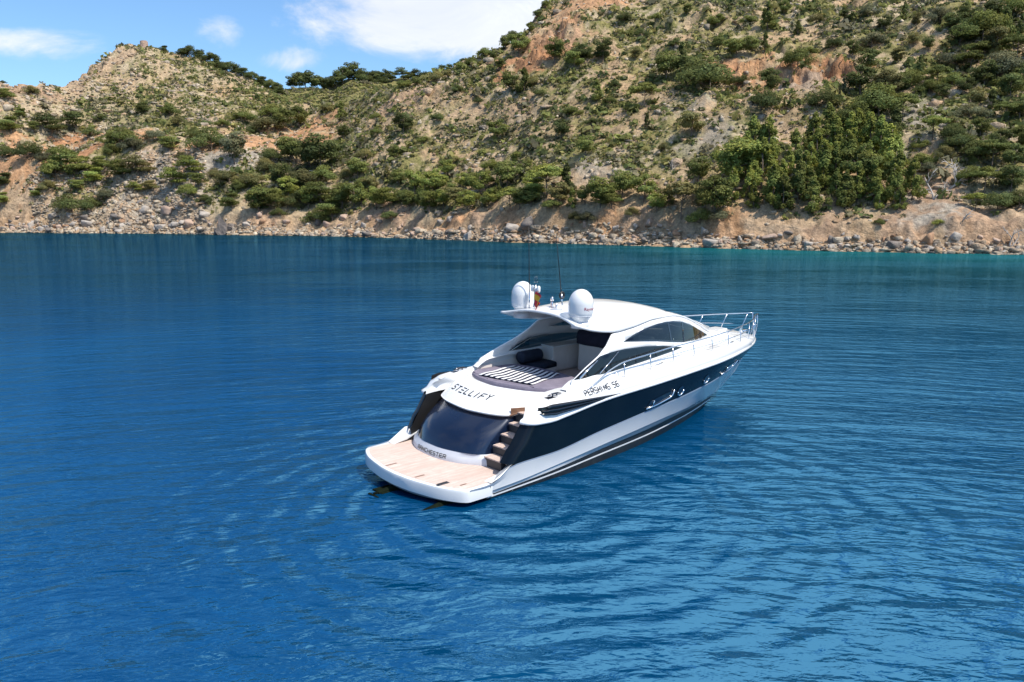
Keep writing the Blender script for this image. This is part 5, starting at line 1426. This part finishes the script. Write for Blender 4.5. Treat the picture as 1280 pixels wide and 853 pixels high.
TREES += [(1241, 212, 32, 'B', md_), (1268, 214, 30, 'A', dk), (1230, 244, 30, 'B', md_), (1219, 263, 20, 'B', br), (1264, 245, 34, 'A', dk), (1165, 176, 28, 'B', br), (1151, 209, 16, 'D', md_), (1204, 191, 24, 'D', dk), (1190, 178, 20, 'D', dk), (1250, 190, 26, 'A', dk), (1275, 190, 28, 'A', md_), (1222, 200, 22, 'D', dk), (1248, 262, 24, 'D', dk), (1210, 228, 18, 'D', md_), (1274, 262, 22, 'D', dk), (1180, 200, 16, 'D', ol), (1140, 235, 16, 'D', md_), (1160, 222, 14, 'D', gg), (1152, 188, 14, 'D', md_), (1172, 282, 9, 'D', br), (1195, 165, 18, 'A', ol), (1225, 172, 22, 'A', md_), (1098, 282, 9, 'D', md_)]
for i, (x, y, h) in enumerate(((385, 262, 28), (402, 258, 30), (428, 262, 30), (452, 258, 28), (462, 246, 26), (486, 262, 28), (512, 264, 26), (526, 258, 28), (555, 262, 28), (570, 260, 26), (610, 263, 28), (622, 252, 30), (650, 262, 28), (672, 250, 28), (700, 258, 30), (715, 262, 26), (732, 256, 28), (765, 262, 26), (820, 266, 28), (836, 258, 26), (360, 250, 28), (345, 262, 26), (590, 240, 26), (530, 248, 26))):
    TREES.append((x, y, h, 'AEAC'[i % 4], [br, md_, md_, br, ol][i % 5]))
for (x, y, h, kd) in ((366, 115, 18, 'A'), (375, 117, 21, 'A'), (382, 118, 22, 'A'), (390, 118, 21, 'A'), (397, 118, 18, 'A'), (404, 117, 17, 'A'), (412, 116, 18, 'A'), (420, 115, 20, 'A'), (429, 114, 25, 'A'), (437, 111, 24, 'A'), (446, 97, 15, 'A'), (453, 97, 18, 'A'), (465, 96, 18, 'A'), (472, 96, 17, 'A'), (480, 98, 17, 'A'), (438, 98, 10, 'A'), (460, 112, 14, 'D'), (448, 112, 14, 'D'), (474, 113, 14, 'D'), (490, 108, 13, 'A'), (504, 98, 17, 'E'), (513, 100, 13, 'A'), (521, 98, 17, 'A'), (530, 95, 14, 'A'), (538, 93, 12, 'A'), (548, 88, 14, 'A'), (556, 85, 14, 'A'), (564, 82, 13, 'A'), (572, 79, 12, 'A'), (580, 76, 12, 'A'), (588, 72, 11, 'A')):
    TREES.append((x, y, h, kd, dk if x < 540 else dk, 'far'))

def zone(px, py, farr):
    if farr: return 'at the left end of the saddle ridge' if px < 432 else ('topping the middle of the saddle ridge' if px < 497 else 'on the far ridge behind the main hill')
    if py < 122 and 195 < px < 356: return 'on the hilltop ridge beside the ruined tower' if px < 270 else 'on the ridge falling right from the tower'
    if px < 125: return 'on the upper slope at far left' if py < 160 else ('above the orange scar at far left' if py < 206 else 'low on the orange scar at far left')
    if px < 232: return 'on the bench below the ruined tower' if py < 200 else 'over the grey rock pile at left'
    if px < 345: return 'by the orange gullies of the left cliff' if py < 206 else 'above the lone rock at the waterline'
    if px < 432: return 'in the dark wood below the saddle'
    if px < 555: return 'on the open slope below the saddle' if py < 215 else 'above the shore left of the antennas'
    if px < 738: return 'on the skyline of the main hill' if py < 122 else ('on the open slope above the radar domes' if py < 202 else 'above the shore behind the radar domes')
    if px < 910: return 'high on the main hill below its crags' if py < 116 else ('on the open slope above the yacht' if py < 204 else 'above the shore beyond the yacht\'s bow')
    if px < 1062 and py < 150: return 'around the orange scarps high at right'
    if px < 1156 and py > 160: return ('at the front' if py > 246 else ('in the middle' if py > 214 else 'at the back')) + ' of the bright grove'
    if py < 160: return 'in the dark wood at upper right'
    return 'in the dark thicket at far right'
ORD = ['leftmost', 'second', 'third', 'fourth', 'fifth', 'sixth', 'seventh', 'eighth', 'ninth', 'tenth', 'eleventh', 'twelfth', 'thirteenth', 'fourteenth', 'fifteenth', 'sixteenth', 'seventeenth', 'eighteenth', 'nineteenth', 'twentieth']
def unique_labels(items):
    """items: list of (label stem, px); repeats within a stem are told apart by their order along the shore"""
    by = {}
    for i, (s, px) in enumerate(items): by.setdefault(s, []).append((px, i))
    out = [None] * len(items)
    for s, L in by.items():
        L.sort(); n = len(L)
        for k, (px, i) in enumerate(L):
            if n == 1: out[i] = s
            elif k == 0: out[i] = s + ', leftmost'
            elif k == n - 1: out[i] = s + ', rightmost'
            else: out[i] = s + ', ' + ORD[k] + ' from left'
    return out
stems, spots = [], []
for i, t in enumerate(TREES):
    px, py, hp, kd, colr = t[:5]; farr = len(t) > 5
    p, r, ci = hit(px, py)
    if farr:
        d = ray_dir(px, py); h = math.hypot(d[0], d[1]); R = 512.0
        ci = int(np.clip(round((math.atan2(d[0], d[1]) - AZ[0]) / (AZ[1] - AZ[0])), 0, NAZ - 1))
        r = int(np.argmin(np.abs(TR[:, ci] - R))); p = P3[r, ci].copy()
    dist = math.hypot(p[0], p[1]); hm = max(1.2, hp * dist / FPX * (1.04 if not farr else 1.1))
    wd = 'small' if hm < 3.6 else ('mid-sized' if hm < 6.6 else 'tall')
    kindw = 'bush' if kd == 'D' else 'pine'
    stems.append((f"{wd} {SHAPE[kd]} {colr} {kindw} {zone(px, py, farr)}", px)); spots.append((p, hm, kd, colr))
labs = unique_labels(stems)
rgT = np.random.default_rng(5)
MAT_SLOT = {}
for i, (p, hm, kd, colr) in enumerate(spots):
    crown, trunk = PROTO[kd][int(rgT.integers(len(PROTO[kd])))]
    t = bpy.data.objects.new(KINDNAME[kd], None); COL.objects.link(t)
    s = hm / 8.0 / {'A': 1.02, 'B': 1.0, 'C': 1.03, 'D': .92, 'E': 1.0}[kd]
    sink = (.10 if i >= len(TREES) - 31 else .28) if (i >= len(TREES) - 31 or 'tower' in labs[i] and kd != 'D') else .02      # trunks hidden behind the brow of the ridge
    t.location = (p[0], p[1], p[2] - .15 - sink * hm)
    w = rgT.uniform(.95, 1.2) if kd == 'C' else rgT.uniform(1.08, 1.36)
    t.scale = (s * w, s * w, s)
    t.rotation_euler = (0, 0, rgT.uniform(-.5, .5) if kd == 'E' else rgT.uniform(0, 6.28))
    tag(t, labs[i], 'bush' if kd == 'D' else 'tree', 'large bushes growing on the hillside' if kd == 'D' else 'pines growing on the hillside')
    c = bpy.data.objects.new('crown', crown); COL.objects.link(c); c.parent = t
    c.material_slots[0].link = 'OBJECT'; c.material_slots[0].material = LEAF[colr]
    k = bpy.data.objects.new('trunk', trunk); COL.objects.link(k); k.parent = t

# ---- low scrub as one body of ground cover
rgS = np.random.default_rng(9)
cellw = (np.gradient(TR, axis=0) * TR) * ((seg > 2.03) & (seg < 6.9))
inview = (np.abs(AZ) < R_(36))[None, :]
gm = gmask[..., 0]
dens = cellw * inview * (1 - BARE * .92) * (0.22 + 0.9 * gm) * np.where(seg > 6.02, .8, 1.0)
dens = dens * (0.35 + 1.5 * np.clip(fbm(X0 / 9, Y0 / 9, 3, 171) + .45, 0, 1))
dens = np.clip(dens, 0, None); cdf = np.cumsum(dens.ravel()); cdf /= cdf[-1]
def scatter(n, cdf_):
    idx = np.searchsorted(cdf_, rgS.random(n)); r, c = np.divmod(np.minimum(idx, cdf_.size - 1), NAZ)
    r = np.clip(r, 1, NR - 2); c = np.clip(c, 1, NAZ - 2)
    u, v = rgS.random(n)[:, None] - .5, rgS.random(n)[:, None] - .5
    P = P3[r, c] + (P3[r + 1, c] - P3[r, c]) * np.abs(u) + (P3[r, c + 1] - P3[r, c]) * v
    return P, r, c
NB, KB = 125000, 10
P, r, c = scatter(NB, cdf)
sz = np.exp(rgS.normal(-.45, .52, NB)); sz = np.clip(sz, .22, 2.4)
d = rgS.normal(0, 1, (NB, KB, 3)); d[..., 2] = np.abs(d[..., 2]); d /= np.linalg.norm(d, axis=2, keepdims=True)
Q = P[:, None] + d * (rgS.uniform(.35, 1, (NB, KB, 1)) * sz[:, None, None]) * np.array([1, 1, .85])
nn = d + rgS.normal(0, .45, d.shape); nn /= np.linalg.norm(nn, axis=2, keepdims=True)
a = np.cross(nn, rgS.normal(0, 1, d.shape)); a /= np.linalg.norm(a, axis=2, keepdims=True); b = np.cross(nn, a)
s1 = sz[:, None, None] * rgS.uniform(.28, .55, (NB, KB, 1)); s2 = s1 * rgS.uniform(.5, .9, (NB, KB, 1))
V = np.stack([Q - a * s1 - b * s2 * .3, Q - a * s1 * .1 - b * s2, Q + a * s1 + b * s2 * .2, Q + a * s1 * .1 + b * s2], 2)
pal = np.array([[.165, .19, .062], [.22, .23, .072], [.105, .13, .046], [.25, .22, .13], [.20, .19, .12], [.29, .265, .095]])
zn = fbm(P[:, 0] / 30, P[:, 1] / 30, 2, 131)
pick = (np.clip(rgS.random(NB) * .75 + (zn * .5 + .5) * .35, 0, .999) * len(pal)).astype(int)
pick = rgS.permutation(len(pal))[pick]
cb = pal[pick] * rgS.uniform(.7, 1.25, (NB, 1))
cb = np.repeat(cb[:, None], KB, 1) * rgS.uniform(.75, 1.25, (NB, KB, 1))
me = quads_data('hillside_scrub', V.reshape(-1, 3), NB * KB, cb.reshape(-1, 3))
me.materials.append(mat_foliage('scrub_leaves', (1, 1, 1), rnd=0))
tag(link(bpy.data.objects.new('hillside_scrub', me)), 'low olive and green shrubs covering the stony hillside', 'shrubs', kind='stuff')

# ---- stones
def ico(sub=1):
    bm = bmesh.new(); bmesh.ops.create_icosphere(bm, subdivisions=sub, radius=1.0)
    V = np.array([v.co[:] for v in bm.verts]); F = np.array([[v.index for v in f.verts] for f in bm.faces]); bm.free()
    return V, F
def rock_shape(seed, shape, sub=2):
    rg = np.random.default_rng(seed); V, F = ico(sub)
    # cut the ball by random planes: facets and edges like broken limestone
    ax = np.concatenate([np.eye(3), -np.eye(3)]) + rg.normal(0, .28, (6, 3))
    ax = np.concatenate([ax, rg.normal(0, 1, (4 if shape != 'rounded' else 9, 3))])
    for i, nrm in enumerate(ax):
        nrm = nrm / np.linalg.norm(nrm); dd = rg.uniform(.40, .62) if i < 6 else rg.uniform(.58, .78)
        over = V @ nrm - dd; V = V - np.clip(over, 0, None)[:, None] * nrm
    V = V / np.abs(V).max() + rg.normal(0, .02, V.shape)
    sc = {'blocky': (1, .9, .85), 'flat': (1.25, 1.0, .45), 'rounded': (1, .95, .8), 'upright': (.75, .7, 1.35), 'jagged': (1.05, .8, 1.0)}[shape]
    if shape == 'jagged': V[:, 2] *= 1 + .35 * np.sin(V[:, 0] * 4 + seed)
    return V * np.array(sc), F
def mat_rock(name, c1, c2):
    m = mottled(name, c1, c2, 1.1, 0.95, 0.12, bump=0.25, detail=8, bscale=1.6)
    return m
RCOL = {'pale grey': mat_rock('pale_grey_rock', (.44, .39, .34), (.33, .29, .26)), 'pinkish': mat_rock('pinkish_rock', (.47, .35, .275), (.38, .27, .21)), 'rust-brown': mat_rock('rust_rock', (.40, .235, .14), (.30, .19, .125)), 'dark grey': mat_rock('dark_grey_rock', (.23, .20, .175), (.15, .13, .12))}
SHP = ['blocky', 'flat', 'rounded', 'upright', 'jagged']
RMESH = {}
for si, s in enumerate(SHP):
    for cn in RCOL:
        V, F = rock_shape(40 + si, s)
        me = indexed_data(s + '_boulder', V, F); me.materials.append(RCOL[cn]); RMESH[(s, cn)] = me
def shore_zone(px):
    for x, z in ((62, 'below the orange scar at far left'), (150, 'left in the grey rock pile'), (262, 'right in the grey rock pile'), (318, 'beside the lone sea rock'), (425, 'on the pale beach below the dark wood'), (520, 'on the beach left of the antennas'), (600, 'on the bank left of the antennas'), (655, 'just left of the antennas'), (735, 'on the shore behind the antennas'), (830, 'on the shore right of the radar domes'), (945, 'on the shore behind the yacht\'s bow'), (1050, 'below the grove\'s left half'), (1160, 'below the grove\'s right half')):
        if px < x: return z
    return 'on the shore at far right'
rgB = np.random.default_rng(17)
bl, bspec = [], []
tries = 0
while len(bspec) < 285 and tries < 6000:
    tries += 1
    px = rgB.uniform(2, 1278)
    ys = float(np.interp(px, [s[0] for s in sh], [s[1] for s in sh]))
    heavy = 1.0 if px < 265 else (.35 if px < 420 else .85)
    if rgB.random() > heavy: continue
    span = 38 if 60 < px < 260 else 20
    py = ys - 1.0 - abs(rgB.normal(0, .5)) * span
    if py < ys - 42: continue
    p, r, ci = hit(px, py)
    size = float(np.clip(np.exp(rgB.normal(-.15, .42)), .45, 2.6)) * (1.25 if 60 < px < 260 else (.9 if px < 650 else .72))
    size = min(size, 1.9)
    if any(math.hypot(p[0] - q[0][0], p[1] - q[0][1]) < (size + q[1]) * .62 for q in bspec): continue
    shp = SHP[int(rgB.choice(5, p=[.34, .2, .22, .1, .14]))]
    if shp in ('upright', 'rounded') and size > 1.0: shp = 'blocky'
    cn = list(RCOL)[int(rgB.choice(4, p=[.42, .36, .12, .10] if px > 300 else [.56, .18, .06, .20]))]
    wd = 'small' if size < .72 else ('mid-sized' if size < 1.25 else 'large')
    bspec.append((p, size, shp, cn)); bl.append((f"{wd} {shp} {cn} boulder {shore_zone(px)}", px))
for (p, size, shp, cn), lab in zip(bspec, unique_labels(bl)):
    o = bpy.data.objects.new('boulder', RMESH[(shp, cn)]); COL.objects.link(o)
    o.location = (p[0], p[1], p[2] + size * .12)
    o.scale = tuple(size * rgB.uniform(.8, 1.2, 3)); o.rotation_euler = (rgB.uniform(-.35, .35), rgB.uniform(-.35, .35), rgB.uniform(0, 6.28))
    tag(o, lab, 'boulder', 'boulders along the shore')
# the lone rock standing at the waterline
p, r, ci = hit(279, 292)
parts = []
for i, (dx, dy, s, h) in enumerate(((0, 0, 2.3, 4.6), (2.4, .3, 1.9, 2.6), (4.4, .6, 1.7, 1.7), (-1.6, .2, 1.3, 1.8), (1.0, 1.2, 2.2, 3.2))):
    V, F = rock_shape(90 + i, 'jagged', 3); V = V * np.array([s, s, h * .62]); V[:, 0] += dx + V[:, 2] * -.12; V[:, 1] += dy; V[:, 2] += h * .28
    parts.append(([tuple(v) for v in V], [tuple(f) for f in F]))
V, F = join_meshes(parts)
o = mesh_obj('sea_rock', V, F, mat_rock('weathered_sea_rock', (.22, .185, .165), (.13, .115, .105))); o.location = p
tag(o, 'big dark jagged rock standing at the waterline below the left cliff', 'rock')

def stone_field(name, n, P, size, pal, label, kind_squash=.7, sub=1):
    base = [rock_shape(300 + i, SHP[i % 5], sub) for i in range(10)]
    Vs, Fs, Cs, off = [], [], [], 0
    which = rgS.integers(0, 10, n); ang = rgS.uniform(0, 6.28, n)
    for w in range(10):
        ids = np.where(which == w)[0]; V, F = base[w]
        sc = size[ids][:, None, None] * rgS.uniform(.75, 1.25, (len(ids), 1, 3)) * np.array([1, 1, kind_squash])
        X = V[None] * sc
        ca, sa = np.cos(ang[ids])[:, None], np.sin(ang[ids])[:, None]
        Y = np.stack([X[..., 0] * ca - X[..., 1] * sa, X[..., 0] * sa + X[..., 1] * ca, X[..., 2]], -1) + P[ids][:, None]
        Vs.append(Y.reshape(-1, 3))
        Fs.append((F[None] + (np.arange(len(ids)) * len(V))[:, None, None]).reshape(-1, 3) + off); off += len(ids) * len(V)
        cc = pal[rgS.integers(0, len(pal), len(ids))] * rgS.uniform(.8, 1.18, (len(ids), 1))
        Cs.append(np.repeat(cc, len(F), 0))
    me = indexed_data(name, np.concatenate(Vs), np.concatenate(Fs), np.concatenate(Cs))
    me.materials.append(M_GROUND)
    tag(link(bpy.data.objects.new(name, me)), label, 'stones', kind='stuff')
rpal = np.array([[.47, .39, .295], [.45, .335, .235], [.39, .32, .245], [.50, .42, .32], [.46, .315, .20], [.32, .265, .21]])
pile = ((PXZ > 55) & (PXZ < 268))[None, :] * 1.0
# rubble on the beach
dr_ = cellw * 0 + (np.gradient(TR, axis=0) * TR) * inview * ((seg > .98) & (seg < 1.62 + 1.1 * pile)) * np.where(seg < 1.62, 1, .8)
cd = np.cumsum(np.clip(dr_, 0, None).ravel()); cd /= cd[-1]
N1 = 13000
P, r, c = scatter(N1, cd)
stone_field('shore_rubble', N1, P + np.array([0, 0, .02]), np.clip(np.exp(rgS.normal(-.95, .5, N1)), .14, 1.5), rpal, 'pale broken stones heaped along the whole waterline')
# stones on the slopes
dr_ = (np.gradient(TR, axis=0) * TR) * inview * ((seg > 2.0) & (seg < 6.05)) * (0.35 + 1.2 * np.clip(fbm(X0 / 20, Y0 / 20, 3, 141) + .1, 0, 1)) * (1 + 1.4 * left * (seg > 3.8) + 1.6 * pile * (seg < 2.5)) * np.where((left > .5) & (pile < .5) & (seg < 3.2), .3, 1)
cd = np.cumsum(np.clip(dr_, 0, None).ravel()); cd /= cd[-1]
N2 = 14000
P, r, c = scatter(N2, cd)
stone_field('slope_stones', N2, P, np.clip(np.exp(rgS.normal(-.72, .52, N2)), .2, 2.4), rpal, 'pale limestone blocks scattered between the shrubs on the slopes')

# ---- bleached dead trees on the landslip, dead shrubs
def dead_tree(px, py, hpx, seed, label, lean=(0, 0)):
    rg = np.random.default_rng(seed); p, r, ci = hit(px, py)
    H = hpx * math.hypot(p[0], p[1]) / FPX
    parts = []
    def limb(a, dirv, ln, rad, lv):
        pts = [a]; dd = dirv.normalized()
        for i in range(4):
            dd = (dd + Vector(rg.normal(0, .22, 3))).normalized(); pts.append(pts[-1] + dd * ln / 4)
        parts.append(tube_mesh(pts, [rad * (1 - .18 * i) for i in range(5)], 5))
        if lv:
            for i in range(3 if lv > 1 else 2):
                limb(pts[1 + i], (dd + Vector(rg.normal(0, .8, 3)) + Vector((0, 0, .2))), ln * rg.uniform(.4, .65), rad * .55, lv - 1)
    limb(Vector((0, 0, -.3)), Vector((lean[0], lean[1], 1)), H, .035 * H + .05, 3)
    limb(Vector((0, 0, -.2)), Vector((lean[0] + .5, lean[1], .8)), H * .8, .03 * H + .04, 2)
    tr_ = empty('dead_tree', tuple(p)); tag(tr_, label, 'dead tree')
    V, F = join_meshes(parts[:1]); mesh_obj('trunk', V, F, M_DEAD, tr_, True)
    V, F = join_meshes(parts[1:]); mesh_obj('branches', V, F, M_DEAD, tr_, True)
dead_tree(1166, 250, 28, 1, 'bleached dead tree with bare branches on the landslip right of the grove', (-.2, -.1))
dead_tree(1186, 238, 34, 2, 'fallen bleached dead tree leaning right across the top of the landslip', (.9, -.1))
dead_tree(1203, 276, 14, 3, 'small bleached stump with forked branches at the foot of the landslip', (.1, -.1))
dead_tree(1262, 309, 22, 4, 'bare white driftwood trunk standing on the shore at far right', (.05, -.05))
dead_tree(841, 212, 13, 5, 'grey leafless shrub among green bushes on the slope above the yacht', (.0, -.05))
# ---- ruined watchtower on the left summit
p, r, ci = hit(180, 56)
k = math.hypot(p[0], p[1]) / FPX
tw_ = empty('watchtower_ruin', (p[0], p[1], p[2] - .6)); tag(tw_, 'small ruined stone watchtower on the summit of the left hill', 'tower')
M_STONE = mat_rock('tower_stone', (.45, .31, .235), (.36, .25, .20))
rg = np.random.default_rng(2); V, F = [], []
nseg = 20
hts = [(.0, 2.0), (1.0, 1.8), (2.2, 1.7), (3.5, 1.6)]
for z, r_ in hts:
    for j in range(nseg):
        a = 2 * math.pi * j / nseg; top_ = z
        if z > 3.2: top_ = z + .9 * vnoise(np.array([j * .45]), np.array([.5]), 5)[0] * 1.3 - .5
        V.append((r_ * math.cos(a) + rg.normal(0, .05), r_ * math.sin(a) + rg.normal(0, .05), top_))
for j in range(nseg): V.append((1.1 * math.cos(2 * math.pi * j / nseg), 1.1 * math.sin(2 * math.pi * j / nseg), V[3 * nseg + j][2] - .05))
for j in range(nseg): V.append((1.1 * math.cos(2 * math.pi * j / nseg), 1.1 * math.sin(2 * math.pi * j / nseg), 2.0))
F = [tuple(f) for f in grid_faces(6, nseg, wrap=True)]
mesh_obj('wall', V, F, M_STONE, tw_)
V, F = rock_shape(77, 'blocky', 2)
mesh_obj('rubble_mound', [tuple(np.array(v) * np.array([5.2, 3.5, 1.5]) + np.array([-2.0, 0, -.2])) for v in V], [tuple(f) for f in F], M_STONE, tw_)
